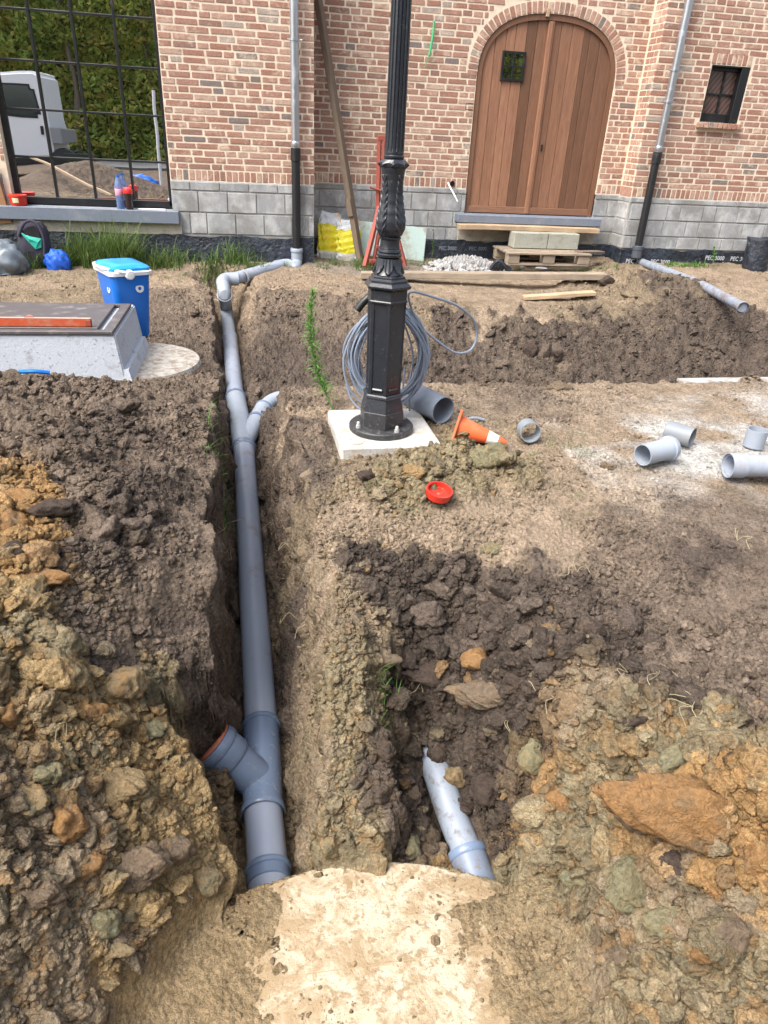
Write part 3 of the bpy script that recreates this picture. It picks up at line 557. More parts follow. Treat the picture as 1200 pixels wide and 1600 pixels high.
def nearset(n, smin, smax, power, seed, X0, X1, Y0, Y1, dens):
    r = np.random.default_rng(seed); X = r.uniform(X0, X1, n*5); Y = r.uniform(Y0, Y1, n*5); rr = samp(ROUGH, X, Y)*1.0; cl = samp(clay, X, Y); zc = samp(ZC, X, Y); keep = (r.random(n*5) < dens(rr, cl)) & (samp(STEEP, X, Y) < 2.2) & ~((np.hypot(X-.24, Y-.49) < 1.02) & (zc < -.61))
    for i in range(len(DRAIN)-1): keep &= seg_dist(X, Y, DRAIN[i], DRAIN[i+1])[0] > .10
    for i in range(len(BURIED)-1): keep &= seg_dist(X, Y, BURIED[i], BURIED[i+1])[0] > .075
    X, Y = X[keep][:n], Y[keep][:n]; u = r.random(len(X)); return X, Y, (smin**-power+u*(smax**-power-smin**-power))**(-1/power), r
CLAYD = lambda rr, cl: np.clip(rr-.3, 0, 1)*np.clip(cl*1.6-.1, 0, 1)*1.3
instance_stuff('soil_lumps', [nearset(2300, .013, .05, 1.9, 51, -1.7, .0, .6, 3.2, CLAYD), nearset(2300, .013, .052, 1.9, 52, .55, 1.8, .5, 2.4, CLAYD), nearset(520, .014, .045, 1.6, 54, .3, .95, 1.34, 2.5, lambda rr, cl: np.clip(rr-.4, 0, 1)), nearset(160, .012, .032, 1.6, 55, -.45, .1, 1.6, 2.15, lambda rr, cl: .5+0*rr), nearset(500, .014, .04, 1.8, 53, -1.8, 0, 2.0, 4.3, lambda rr, cl: np.clip(rr-.4, 0, 1)), scatter(3800, 0, .016, .075, 2.3, 1, dens=lambda x, y, r: np.clip(r-.35, 0, 1)**1.6*1.8)], VA, 'broken lumps of dug earth lying over the heaps and trench sides', 'lumps of earth')
instance_stuff('soil_crumbs', [nearset(16000, .005, .017, 1.6, 61, -2.0, .3, .6, 3.4, CLAYD), nearset(16000, .005, .017, 1.6, 62, .4, 2.4, .5, 2.6, CLAYD), nearset(7000, .003, .010, 1.5, 64, -.9, .05, .6, 1.6, lambda rr, cl: .3+rr), nearset(5000, .003, .010, 1.5, 65, .6, 1.2, .6, 1.6, lambda rr, cl: .3+rr), nearset(5000, .004, .012, 1.6, 63, .0, .6, 1.4, 2.6, lambda rr, cl: .2+rr), scatter(100000, 0, .0055, .022, 2.0, 2, dens=lambda x, y, r: np.clip(r-.05, 0, 1)*1.1+.02)], VB, 'small crumbs of earth strewn over the dug ground', 'earth crumbs')
instance_stuff('soil_grains', [scatter(110000, 0, .0025, .007, 1.6, 3, dens=lambda x, y, r: np.clip(r, 0, 1)*.9+.05)], VC, 'fine grains of earth scattered over the whole ground', 'earth grains')

# ================================================================== HOUSE
YL, YM, YR = 8.25, 8.75, 8.45; XA, XB = .65, 4.42
CH = .0618; ZB = .918
house = empty('brick_house', (2.0, 8.75, 0), 'red brick house with pale lime joints, block plinth, arched wooden door and steel windows', 'house')
def poly_wall(name, poly, y0, y1, mat, parent):
    """polygon in XZ (counter-clockwise seen from -Y) extruded from y0 (front) to y1 (back)"""
    bm = bmesh.new(); f = [bm.verts.new((x, y0, z)) for x, z in poly]; face = bm.faces.new(f)
    r = bmesh.ops.extrude_face_region(bm, geom=[face]); bmesh.ops.translate(bm, vec=(0, y1-y0, 0), verts=[e for e in r['geom'] if isinstance(e, bmesh.types.BMVert)])
    bmesh.ops.recalc_face_normals(bm, faces=bm.faces); bmesh.ops.triangulate(bm, faces=bm.faces); me = bpy.data.meshes.new(name); bm.to_mesh(me); bm.free(); return link(name, me, mat, parent)
# door arch: three-centred profile in world X/Z
DX0, DX1, DZ0 = 2.478, 4.108, .655; DC = (DX0+DX1)/2; HW = (DX1-DX0)/2
def arch(off=0.0, n=36):
    """outline from the left springing over the crown to the right, offset outwards"""
    out = []; zs = 2.04; rise = .62; k = 2.45
    for i in range(n+1):
        a = pi-pi*i/n; c, s = cos(a), sin(a)
        ex = abs(c)**(2/k)*(1 if c > 0 else -1); ez = abs(s)**(2/k); x = DC+ex*HW; z = zs+ez*rise
        nx_, nz_ = abs(ex)**(k-1)*(1 if c > 0 else -1)/HW, abs(ez)**(k-1)/rise; L = sqrt(nx_*nx_+nz_*nz_); out.append((x+nx_/L*off, z+nz_/L*off))
    return out
# mortar bodies (just behind the brick faces)
WX0, WX1, WZ0 = -2.40, -.835, .632
wl = poly_wall('wall', [(-4.6, -.1), (XA, -.1), (XA, 3.7), (WX1, 3.7), (WX1, WZ0-.02), (WX0, WZ0-.02), (WX0, 3.7), (-4.6, 3.7)], YL+.006, YL+.42, M_MORT, house)
wmid = poly_wall('wall', [(XA-.02, -.1), (XB+.02, -.1), (XB+.02, 3.7), (DX1, 3.7)][:3] + [(XA-.02, 3.7)] if False else [(XA-.02, -.1), (XB+.02, -.1), (XB+.02, 3.7), (XA-.02, 3.7)], YM+.30, YM+.42, M_MORT, house)
pa = arch(0)
wmf = poly_wall('wall', [(XA-.02, -.1), (XB+.02, -.1), (XB+.02, 3.7), (XA-.02, 3.7), (XA-.02, DZ0-.09), (DX0, DZ0-.09)] and ([(XA-.02, -.1), (XB+.02, -.1), (XB+.02, 3.7), (DC+.0005, 3.7)] + [(x, z) for x, z in pa[::-1] if x >= DC] [::-1][::-1]*0), YM+.006, YM+.30, M_MORT, house) if False else None
half = len(pa)//2
wmf1 = poly_wall('wall', [(XA-.02, -.1), (DC, -.1), (DC, DZ0-.09), (DX0, DZ0-.09)] + pa[:half+1] + [(DC, 3.7), (XA-.02, 3.7)], YM+.006, YM+.30, M_MORT, house)
wmf2 = poly_wall('wall', [(DC, -.1), (XB+.02, -.1), (XB+.02, 3.7), (DC, 3.7)] + pa[half:] + [(DX1, DZ0-.09), (DC, DZ0-.09)], YM+.006, YM+.30, M_MORT, house)
RWX0, RWX1, RWZ0, RWZ1 = 5.078, 5.56, 1.735, 2.285
P_ = [(XB, -.1), (RWX0, -.1), (RWX0, 3.7), (XB, 3.7)]
wr = poly_wall('wall', P_, YR+.006, YR+.42, M_MORT, house)
poly_wall('wall', [(RWX1, -.1), (8.6, -.1), (8.6, 3.7), (RWX1, 3.7)], YR+.006, YR+.42, M_MORT, house)
poly_wall('wall', [(RWX0, -.1), (RWX1, -.1), (RWX1, RWZ0-.06), (RWX0, RWZ0-.06)], YR+.006, YR+.42, M_MORT, house)
poly_wall('wall', [(RWX0, RWZ1), (RWX1, RWZ1), (RWX1, 3.7), (RWX0, 3.7)], YR+.006, YR+.42, M_MORT, house)
# ---- bricks
bricks = []   # (centre, (dx,dy,dz), rotY, facing normal 'y' or 'x')
rb = random.Random(5)
def course(x0, x1, z, y, off, blocked=()):
    x = x0-off
    while x < x1:
        L = rb.choice([.205, .205, .205, .195, .098, .098, .15]); a, b = max(x, x0), min(x+L, x1); x += L+rb.uniform(.015, .023)
        segs = [(a, b)]
        for p, q in blocked:
            ns = []
            for a, b in segs:
                if q <= a or p >= b: ns.append((a, b)); continue
                if p-a > .02: ns.append((a, p-.008))
                if b-q > .02: ns.append((q+.008, b))
            segs = ns
        for a, b in segs:
            if b-a > .02: bricks.append((((a+b)/2, y+.0175+rb.uniform(-.0015, .0015), z+CH/2+rb.uniform(-.0015, .0015)), (b-a, .03, CH-rb.uniform(.0135, .018)), rb.gauss(0, .006), 'y'))
def soldier(x0, x1, z, h, y, skip=()):
    x = x0
    while x < x1-.02:
        if not any(p-.02 < x+.025 < q+.02 for p, q in skip): bricks.append(((x+.025, y+.0175+rb.uniform(-.0015, .0015), z+h/2), (.049, .03, h-.012), rb.gauss(0, .01), 'y'))
        x += .0625
SH = .105
z = ZB+SH; nco = int((3.66-z)/CH)
po = arch(.118)
def arch_block(zc):
    """x interval covered by the arch ring at this height"""
    if zc < 2.04: return (DX0, DX1)
    xs = [x for (x, zz), (x2, z2) in zip(po, po[1:]) for _ in (0,) if (zz-zc)*(z2-zc) <= 0]
    return (min(xs)-.004, max(xs)+.012) if len(xs) >= 2 else None
for i in range(nco):
    zz = z+i*CH; zc = zz+CH/2; off = rb.uniform(0, .2)
    course(-4.6, XA+.002, zz, YL, off, [(WX0, WX1)] if zz < 3.6 else [])
    ab = None
    if zc < 2.04: ab = (DX0, DX1)
    else: ab = arch_block(zc-CH*.4)
    course(XA+.004, XB-.01, zz, YM, rb.uniform(0, .2), [ab] if ab else [])
    bl = []
    if RWZ0-.07 < zc < RWZ0: bl = [(RWX0-.03, RWX1+.03)]
    if RWZ0 <= zc < RWZ1: bl = [(RWX0, RWX1)]
    if RWZ1 <= zc < RWZ1+.115: bl = [(RWX0-.02, RWX1+.02)]
    course(XB-.002, 8.6, zz, YR, 0 if i % 2 else .1, bl)
    # short return faces
    yy = YR+.036
    for L in ([.08, .15] if i % 2 else [.15, .08]): bricks.append(((XB+.0125, yy+L/2, zz+CH/2), (.03, L, CH-.012), 0, 'x')); yy += L+.012
    yy = YL+.036
    for L in ([.205, .2] if i % 2 else [.098, .205, .09]): bricks.append(((XA-.0125, yy+L/2, zz+CH/2), (.03, L, CH-.012), 0, 'x')); yy += L+.012
soldier(WX1+.01, XA-.01, ZB, SH, YL); soldier(XA+.02, DX0-.02, ZB, SH, YM); soldier(DX1+.01, XB-.02, ZB, SH, YM); soldier(XB+.01, 8.5, ZB, SH, YR)
soldier(RWX0-.015, RWX1+.01, RWZ1+.004, .11, YR-.001)
x = RWX0-.03
while x < RWX1+.02: bricks.append(((x+.025, YR-.012, RWZ0-.036), (.05, .10, .055), 0, 'y')); x += .0605
# arch ring: bricks set on edge round the opening
def along(pts):
    d = [0]
    for a, b in zip(pts, pts[1:]): d.append(d[-1]+sqrt((a[0]-b[0])**2+(a[1]-b[1])**2))
    return d
pm = arch(.056, 160); dd = along(pm); n = int(dd[-1]/.0615)
for i in range(n):
    s = (i+.5)/n*dd[-1]; j = max(k for k in range(len(dd)-1) if dd[k] <= s); t = (s-dd[j])/(dd[j+1]-dd[j]+1e-9)
    x = pm[j][0]*(1-t)+pm[j+1][0]*t; zc = pm[j][1]*(1-t)+pm[j+1][1]*t; tx, tz = pm[j+1][0]-pm[j][0], pm[j+1][1]-pm[j][1]
    bricks.append(((x, YM+.0165, zc), (.0485, .03, .104), -atan2(tz, tx), 'y'))
# build: the ones showing largest as parts, the rest joined
def brick_unit(seed):
    vs, fs = chbox(.5, .5, .5, .06); r = random.Random(seed); j = {}
    out = []
    for v in vs: out.append(tuple(c+r.uniform(-.025, .025) for c in v))
    me = bpy.data.meshes.new('brick'); me.from_pydata(out, [], fs); me.materials.append(M_BRICK); return me
UNITS = [brick_unit(i) for i in range(10)]
def pix(p):
    d = Vector(p)-Vector((0, 0, HC)); zc = d.dot(fw); return (600+FPX*d.dot(rt)/zc, 800-FPX*d.dot(upv)/zc, zc)
def hidden(px, py): return 585 < px < 650 or (WX0 is None)
scored = []
for b in bricks:
    px, py, zc = pix(b[0]); inview = -5 < px < 1205 and -5 < py < 420 and b[3] == 'y' and not (600 < px < 640)
    scored.append(((b[1][0]*b[1][2]/zc**2) if inview else 0, b))
scored.sort(key=lambda t: -t[0])
vs_u = [np.array([v.co[:] for v in u.vertices]) for u in UNITS]; fs_u = [tuple(p.vertices) for p in UNITS[0].polygons]
for s_, (c, d, ry, _) in scored[:300]:
    o = bpy.data.objects.new('brick', rb.choice(UNITS)); col.objects.link(o); o.location = c; o.scale = d; o.rotation_euler = (0, ry, 0); o.parent = wl if c[0] < XA else (wmf1 if c[0] < DC else (wmf2 if c[0] < XB else wr)); o.matrix_parent_inverse = wm(o.parent).inverted()
V = []; F = []
for s_, (c, d, ry, _) in scored[300:]:
    u = vs_u[rb.randrange(10)]*np.array(d); cr, sr = cos(ry), sin(ry); u = np.stack([u[:, 0]*cr+u[:, 2]*sr, u[:, 1], -u[:, 0]*sr+u[:, 2]*cr], -1)+np.array(c); n0 = len(V)*len(u); V.append(u); F += [tuple(n0+i for i in f) for f in fs_u]
me = bpy.data.meshes.new('brick'); me.from_pydata(np.concatenate(V).tolist(), [], F); tag(link('brickwork', me, M_BRICK, wmf1), kind='stuff')
# ---- concrete block plinth
def blocks(x0, x1, y, rows, parent, openings=(), L0=.29):
    for (z0, z1, seed) in rows:
        r = random.Random(seed); x = x0-r.uniform(0, .25)
        while x < x1:
            L = r.choice([L0, L0, L0, L0*.55]) if z1-z0 > .1 else L0; a, b = max(x, x0), min(x+L, x1); x += L+.012
            if b-a < .04: continue
            q = [(a, b)]
            for (oa, ob, oz) in openings:
                if z1 > oz: q = [(aa, min(bb, oa)) for aa, bb in q if aa < oa] + [(max(aa, ob), bb) for aa, bb in q if bb > ob]
            for aa, bb in q:
                if bb-aa < .03: continue
                m = MB().box(((aa+bb)/2, y+.012+r.uniform(-.003, .002), (z0+z1)/2), (bb-aa, .03, z1-z0-.012), None, .003); o = link('concrete_block', m.mesh(), M_BLOCK, parent)
mL = link('plinth', MB().box(((-4.6+XA)/2, YL+.016, (.37+ZB)/2), (XA+4.6-.004, .028, ZB-.37)).mesh(), M_GROUT, house) if False else None
def plinth(x0, x1, y, z0, rows, openings=()):
    m = MB()
    spans = [(x0, x1, z0, ZB-.002)]
    for (oa, ob, oz) in openings: spans = [(x0, oa, z0, ZB-.002), (oa, ob, z0, oz-.002), (ob, x1, z0, ZB-.002)]
    for a, b, za, zb in spans: m.box(((a+b)/2, y-.004+.015, (za+zb)/2), (b-a, .026, zb-za))
    p = link('plinth', m.mesh(), M_GROUT, house); blocks(x0, x1, y-.006-.006, rows, p, openings); return p
plinth(-4.5, XA-.002, YL, .375, [(.40, .612, 1), (.617, .822, 2), (.826, ZB-.004, 3)], [(WX0-.06, WX1, .63)])
plinth(XA+.002, XB-.002, YM, .335, [(.34, .488, 4), (.492, .662, 5), (.667, .853, 6), (.857, ZB-.002, 7)], [(DX0-.0, DX1, .56)])
plinth(XB+.002, 8.5, YR, .34, [(.345, .488, 8), (.492, .668, 9), (.672, .853, 10), (.857, ZB-.002, 11)])
link('rendered_foot', MB().box(((-4.5+WX1)/2+.04, YL-.014, .46), (WX1+4.5+.08, .03, .15), None, .004).mesh(), M_CREAMFOOT, house); link('rendered_foot', MB().box((DC, YM-.014, .42), (1.75, .028, .16), None, .004).mesh(), M_CREAMFOOT, house)
link('return_plinth', MB().box((XB-.006, (YR+YM)/2-.012, .63), (.02, YM-YR-.004, .56)).mesh(), M_GROUT, house)
for i_, (z0_, z1_) in enumerate([(.345, .488), (.492, .668), (.672, .853), (.857, ZB-.004)]): link('concrete_block', MB().box((XB-.012, YR+.14, (z0_+z1_)/2), (.022, .272, z1_-z0_-.012), None, .003).mesh(), M_BLOCK, house)
link('return_soldier_course', MB().box((XB-.001, YR+.15, ZB+SH/2), (.016, .27, SH-.01)).mesh(), M_BRICK, house)
link('return_membrane', MB().box((XB-.02, YR+.12, .17), (.012, .36, .34), None, .004).mesh(), M_MEMB, house)
# ---- damp-proof membranes
def wavy_sheet(x0, x1, y, z0, z1, amp, seed, nx=90, nz=8, thick=.006):
    vs = []; 
    for k, yo in ((0, 0), (1, thick)):
        for j in range(nz+1):
            for i in range(nx+1):
                x = x0+(x1-x0)*i/nx; z = z0+(z1-z0)*j/nz; a = float(fbm(np.array([x*5.0]), np.array([z*9+seed]), 3, seed)[0])*amp; vs.append((x, y+a+yo, z + (.012*sin(x*9+seed)+.006*sin(x*31) if j == nz else 0)))
    n = (nx+1)*(nz+1); fs = []
    for j in range(nz):
        for i in range(nx):
            a = j*(nx+1)+i; fs.append((a, a+1, a+nx+2, a+nx+1)); fs.append((n+a+nx+1, n+a+nx+2, n+a+1, n+a))
    for i in range(nx): a = nz*(nx+1)+i; fs.append((a, a+1, n+a+1, n+a))
    return MB().add(vs, fs, True)
mm = link('damp_proof_membrane', wavy_sheet(-4.4, XA-.005, YL-.04, -.08, .385, .009, 3).mesh(), M_MEMB, house)
m2 = link('damp_proof_membrane', wavy_sheet(XA+.005, XB-.01, YM-.032, -.05, .345, .02, 5).mesh(), M_MEMB, house)
m3 = link('damp_proof_membrane', wavy_sheet(XB+.0, 8.4, YR-.032, .02, .345, .02, 8).mesh(), M_MEMB, house)
M_PRINT = plain('white_print', (.55, .58, .62), .6, 0, .3, 60)
M_PRINT2 = plain('faded_print', (.20, .23, .28), .6, 0, .4, 60)
def txt(body, size, c, parent, tilt=0.0, sx=1.0, mat=None, normal=None):
    m4 = Matrix.Translation(c) @ Matrix.Rotation(tilt, 4, 'Y') @ Matrix.Rotation(pi/2, 4, 'X') @ Matrix.Diagonal((sx, 1, 1, 1)); return link('lettering', text_mesh(body, size, m4), mat or M_PRINT, parent)
for i, (x, zt) in enumerate([(5.68, .262), (6.03, .258), (6.38, .255), (6.73, .25), (4.95, .20), (4.62, .2)]): txt('PEC 3000', .072, (x, YR-.052, zt), m3, .01, .92)
for i, (x, zt) in enumerate([(2.30, .255), (2.68, .26), (4.2, .24)]): txt('PEC 3000', .062, (x, YM-.052, zt), m2, -.01, .9, M_PRINT2)
# ---- large steel window on the left
win = link('window', MB().box(((WX0+WX1)/2, YL+.135, WZ0+.035), (WX1-WX0, .06, .07), None, .004).box((WX0+.028, YL+.135, 2.1), (.055, .06, 2.9), None, .004).box((WX1-.02, YL+.135, 2.1), (.04, .06, 2.9), None, .004).mesh(), M_BLACKM, house)
win.name = 'window'
MX = [-1.995, -1.615, -1.235]; MZ = [1.070, 1.488, 1.895, 2.300, 2.706, 3.11]
GY_ = YL+.14
xs = [WX0+.05]+MX+[WX1-.035]; zs = [WZ0+.065]+MZ+[3.5]
M_GLASS = glass_mirror('coated_glass', (.018, .020, .022), .95, (.97, .99, 1.0))
for i in range(4):
    for j in range(len(zs)-1):
        g = MB().box(((xs[i]+xs[i+1])/2, GY_, (zs[j]+zs[j+1])/2), (xs[i+1]-xs[i]-.004, .006, zs[j+1]-zs[j]-.004)).mesh(); o = link('pane', g, M_GLASS, win)
for x in MX: link('glazing_bar', MB().box((x, YL+.128, 2.09), (.024, .036, 2.82), None, .004).mesh(), M_BLACKM, win)
for z_ in MZ: link('glazing_bar', MB().box(((xs[0]+xs[-1])/2, YL+.131, z_), (xs[-1]-xs[0], .032, .020), None, .004).mesh(), M_BLACKM, win)
link('sill', MB().box((-1.95+.1, YL+.04, .563), (2.16, .27, .125), None, .006).mesh(), M_BLUESTONE, win)
link('sill', MB().box((-3.6, YL+.04, .563), (1.32, .27, .125), None, .006).mesh(), M_BLUESTONE, win)
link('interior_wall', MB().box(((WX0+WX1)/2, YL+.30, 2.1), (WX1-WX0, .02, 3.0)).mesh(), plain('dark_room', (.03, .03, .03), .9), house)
# ---- small window on the right
w2 = link('window', MB().box(((RWX0+RWX1)/2, YR+.09, RWZ0+.045), (RWX1-RWX0, .05, .08), None, .004).box(((RWX0+RWX1)/2, YR+.09, RWZ1-.025), (RWX1-RWX0, .05, .05), None, .004).box((RWX0+.025, YR+.09, 2.01), (.05, .05, .55), None, .004).box((RWX1-.052, YR+.065, 2.01), (.10, .11, .549), None, .004).box((RWX0+.006, YR+.045, 2.01), (.012, .09, .549), None, .002).box(((RWX0+RWX1)/2-.05, YR+.045, RWZ1-.008), (RWX1-RWX0-.14, .09, .014), None, .002).mesh(), M_BLACKM, house)
def tile_reflection_mat():
    b = NB('painted_reflection_pane'); p = b.geo(); w = b.n('ShaderNodeTexWave'); w.inputs['Scale'].default_value = 7; w.inputs['Distortion'].default_value = 1.5; b.L(b.mapping(p, (1, 1, 1), (0, radians(-35), 0)), w.inputs['Vector'])  # brown diagonal bands paint a roof-tile reflection into the pane colour
    return b.set(b.mix(w.outputs['Fac'], (.075, .045, .04), (.14, .09, .075)), .12, 0, None, .6)
M_TILE_REFL = tile_reflection_mat(); xm = (RWX0+RWX1)/2-.01
for a, b_ in ((RWX0+.05, xm-.008), (xm+.008, RWX1-.06)):
    for c_, d_ in ((RWZ0+.085, 2.005), (2.02, RWZ1-.05)): link('pane', MB().box(((a+b_)/2, YR+.095, (c_+d_)/2), (b_-a, .006, d_-c_)).mesh(), M_TILE_REFL, w2)
link('glazing_bar', MB().box((xm, YR+.085, 2.03), (.018, .03, .42)).mesh(), M_BLACKM, w2); link('glazing_bar', MB().box((xm, YR+.087, 2.012), (.38, .028, .016)).mesh(), M_BLACKM, w2)
# ---- arched door
YD = YM+.055
pi_ = arch(-.006); door = None
def clip_top(x):
    """inner arch height at x"""
    q = arch(-.055, 160); best = None
    for a, b in zip(q, q[1:]):
        if (a[0]-x)*(b[0]-x) <= 0: return a[1]+(b[1]-a[1])*((x-a[0])/(b[0]-a[0]+1e-9))
    return 2.04
# frame following the arch
o1 = [(DX0+.004, DZ0)]+arch(-.004, 48)+[(DX1-.004, DZ0)]; i1 = [(DX0+.058, DZ0)]+arch(-.058, 48)+[(DX1-.058, DZ0)]
vs = []; fs = []; n = len(o1)
for yy in (YD-.035, YD+.05):
    vs += [(x, yy, z_) for x, z_ in o1]+[(x, yy, z_) for x, z_ in i1]
for i in range(n-1): fs += [(i, n+i, n+i+1, i+1), (2*n+i, 2*n+i+1, 3*n+i+1, 3*n+i), (n+i, 3*n+i, 3*n+i+1, n+i+1), (i, i+1, 2*n+i+1, 2*n+i)]
door = link('door', MB().add(vs, fs).mesh(), M_DOOR, house)
seam = DX0+.055+(DX1-DX0-.11)*.488
def planks(x0, x1, widths):
    x = x0; T = sum(widths)
    for w_ in widths:
        a = x+.002; b_ = x+(x1-x0)*w_/T-.002; x += (x1-x0)*w_/T
        if a < 2.76+.27 and b_ > 2.74 and a < DC-.1 and b_ > 2.745 and a < 3.03: pass
        K = 6; top_ = [(a+(b_-a)*k/K, clip_top(min(max(a+(b_-a)*k/K, DX0+.058), DX1-.058))-.003) for k in range(K+1)]
        po_ = [(a, DZ0+.085), (b_, DZ0+.085)]+top_[::-1]
        bm = bmesh.new(); f = bm.faces.new([bm.verts.new((xx, YD-.012, zz)) for xx, zz in po_]); r = bmesh.ops.extrude_face_region(bm, geom=[f]); bmesh.ops.translate(bm, vec=(0, .03, 0), verts=[e for e in r['geom'] if isinstance(e, bmesh.types.BMVert)]); bmesh.ops.recalc_face_normals(bm, faces=bm.faces)
        bmesh.ops.bevel(bm, geom=[e for e in bm.edges if abs(e.verts[0].co.x-e.verts[1].co.x) < .001 and abs(e.verts[0].co.z-e.verts[1].co.z) > .3 and e.verts[0].co.y < YD], offset=.004, segments=1, affect='EDGES')
        me = bpy.data.meshes.new('plank'); bm.to_mesh(me); bm.free(); link('plank', me, M_DOOR, door)
planks(DX0+.058, seam-.03, [1, .95, .8, .95, .9, .95]); planks(seam+.035, DX1-.058, [.75, 1.1, 1.2, .6, 1.1, 1.5])
link('door_rail', MB().box(((DX0+seam)/2+.02, YD-.014, DZ0+.045), (seam-DX0-.06, .04, .075), None, .004).mesh(), M_DOORX, door)
link('door_rail', MB().box(((seam+DX1)/2-.01, YD-.014, DZ0+.045), (DX1-seam-.09, .04, .075), None, .004).mesh(), M_DOORX, door)
zt = clip_top(seam)-.01; link('door_stile', MB().box((seam-.012, YD-.018, (DZ0+.01+zt)/2), (.05, .05, zt-DZ0-.01), None, .005).box((seam+.024, YD-.011, (DZ0+.01+zt)/2), (.018, .04, zt-DZ0-.01), None, .003).mesh(), M_DOOR, door)
link('backing', MB().box((DC, YD+.04, 1.62), (1.55, .02, 1.9)).mesh(), plain('door_shadow', (.05, .025, .015), .8), door)
link('keyhole', MB().lathe([(.0, -.004), (.013, -.004), (.014, .004)], (seam+.075, YD-.018, 1.40), 14, Matrix.Rotation(pi/2, 3, 'X')).box((seam+.075, YD-.022, 1.375), (.018, .008, .055), None, .003).mesh(), M_BLACKM, door)
DWx0, DWx1, DWz0, DWz1 = 2.755, 3.022, 2.02, 2.30
m = MB(); cx_, cz_ = (DWx0+DWx1)/2, (DWz0+DWz1)/2
for x, wd in ((DWx0+.012, .024), (DWx1-.012, .024), (cx_, .014)): m.box((x, YD-.022, cz_), (wd, .03, DWz1-DWz0), None, .002)
for z_, wd in ((DWz0+.012, .024), (DWz1-.012, .024), (cz_, .014)): m.box((cx_, YD-.0215, z_), (DWx1-DWx0-.048, .026, wd), None, .002)
link('window_frame', m.mesh(), M_BLACKM, door)
gm = glass_mirror('door_glass', (.02, .022, .02), .75)
for a in (-1, 1):
    for b_ in (-1, 1): link('pane', MB().box((cx_+a*.0625, YD-.018, cz_+b_*.066), (.114, .006, .122)).mesh(), gm, door)
link('doorstep', MB().box((DC-.03, YM-.02, .608), (1.80, .30, .092), None, .008).mesh(), M_BLUESTONE, house)
wedge = top('wooden_wedge', MB().box((DC-.09, YM+.02, 2.665), (.035, .06, .075), (0, .08, 0), .003).mesh(), M_PLANKN, 'small pale wooden wedge stuck under the crown of the brick arch above the door', 'wedge')
hk = top('iron_hook', MB().tube([(2.465, YM-.004, 1.78), (2.40, YM-.05, 1.78), (2.37, YM-.05, 1.78), (2.37, YM-.05, 1.72), (2.465, YM-.004, 1.72)], .004, 8).mesh(), M_BLACKM, 'thin iron shutter hook sticking out of the bricks left of the arched door', 'hook')
# ---- downpipes
def downpipe(x, y, zj, zb, label_top, sock=.0):
    m = MB().tube([(x, y, 3.7), (x, y, zj-.02)], .042, 20); p = link('downpipe', m.mesh(), M_ZINC, house)
    link('pipe_sleeve', MB().lathe([(.043, -.02), (.046, -.015), (.046, .03), (.043, .035)], (x, y, zj+.03), 20).mesh(), M_ZINC, p)
    link('lower_pipe', MB().tube([(x, y, zj), (x, y, zb)], .045, 20).mesh(), M_BLACKPL, p); link('pipe_sleeve', MB().lathe([(.046, -.12), (.052, -.115), (.052, .0), (.047, .004)], (x, y, zj), 20, close=True).mesh(), M_BLACKPL, p)
    for z_ in (2.2, 1.9 if x > 3 else 3.2): link('bracket', MB().lathe([(.044, -.013), (.05, -.011), (.05, .011), (.044, .013)], (x, y, z_), 20).tube([(x+.045, y, z_), (x+.075, y-.005, z_)], .006, 8).tube([(x-.045, y, z_), (x-.07, y+.0, z_)], .006, 8).mesh(), M_ZINC, p)
    return p
downpipe(.455, YL-.075, 1.265, .19, ''); dpr = downpipe(4.595, YR-.085, 1.40, .36, '')
link('pipe_socket', MB().lathe([(.052, -.14), (.060, -.13), (.060, -.045), (.066, -.04), (.066, .0), (.060, .006)], (4.595, YR-.085, .385), 24, close=True).mesh(), plain('dark_grey_socket', (.07, .08, .10), .45, 0, .1, 20, MUD, .3), dpr)
# wire hole by the door
link('wall_hole', MB().lathe([(.0, 0), (.03, 0), (.026, .012)], (2.30, YM-.013, .965), 16, Matrix.Rotation(pi/2, 3, 'X')).mesh(), plain('hole_dark', (.01, .01, .01), .9), house)
pts = smooth_path([aty(700, 285, 8.72), aty(703, 292, 8.68), aty(709, 303, 8.62), aty(715, 315, 8.58)], 6)
top('wire_conduit', MB().tube(pts, .009, 8).mesh(), M_WHITEP, 'thin white conduit poking out of a dark hole in the wall left of the door', 'conduit')
pts = smooth_path([aty(678, 33, 8.72), aty(677, 50, 8.715), aty(673, 75, 8.712), aty(669, 92, 8.712), aty(663, 105, 8.712)], 6); n = len(pts)
top('green_strap', MB().tube(pts, [.012 if i < n*.68 else .003 for i in range(n)], 8).mesh(), plain('green_plastic', (.06, .42, .18), .6), 'green plastic strap hanging flat on the bricks right of the lamp post', 'strap')
pts = [aty(1113+i*.0, 70, 8.6) for i in range(2)]

# ================================================================== LAMP POST
LX, LY = .645, 3.535
lamp = empty('lamp_post', (LX, LY, .02), 'ornate black cast iron lamp post with fluted shaft, hexagonal pedestal and round bolted foot', 'lamp post')
slab = top('lamp_footing', MB().box((.66, 3.575, -.14), (.54, .56, .32), (0, 0, .03), .012).mesh(), concrete_material('pale_cast_concrete', (.47, .465, .44), (.57, .565, .54), (.38, .32, .24), .42, 9), 'pale square concrete footing under the black lamp post', 'footing')
top('footing_hole', MB().lathe([(.055, .0), (.05, .003), (.022, .003), (.020, -.001), (.0, -.001)], (.477, 3.375, .0225), 24).mesh(), concrete_material('round_mark', (.45, .42, .37), (.6, .57, .5), (.3, .26, .2), .4, 30), 'round washer-like concrete ring at the front left corner of the lamp footing', 'ring')
def zpx(y, Yf=3.45): return aty(608, y, Yf).z
va = atan2(-LY, -LX)  # towards the viewer
HEXA = va+radians(-20)+radians(30)
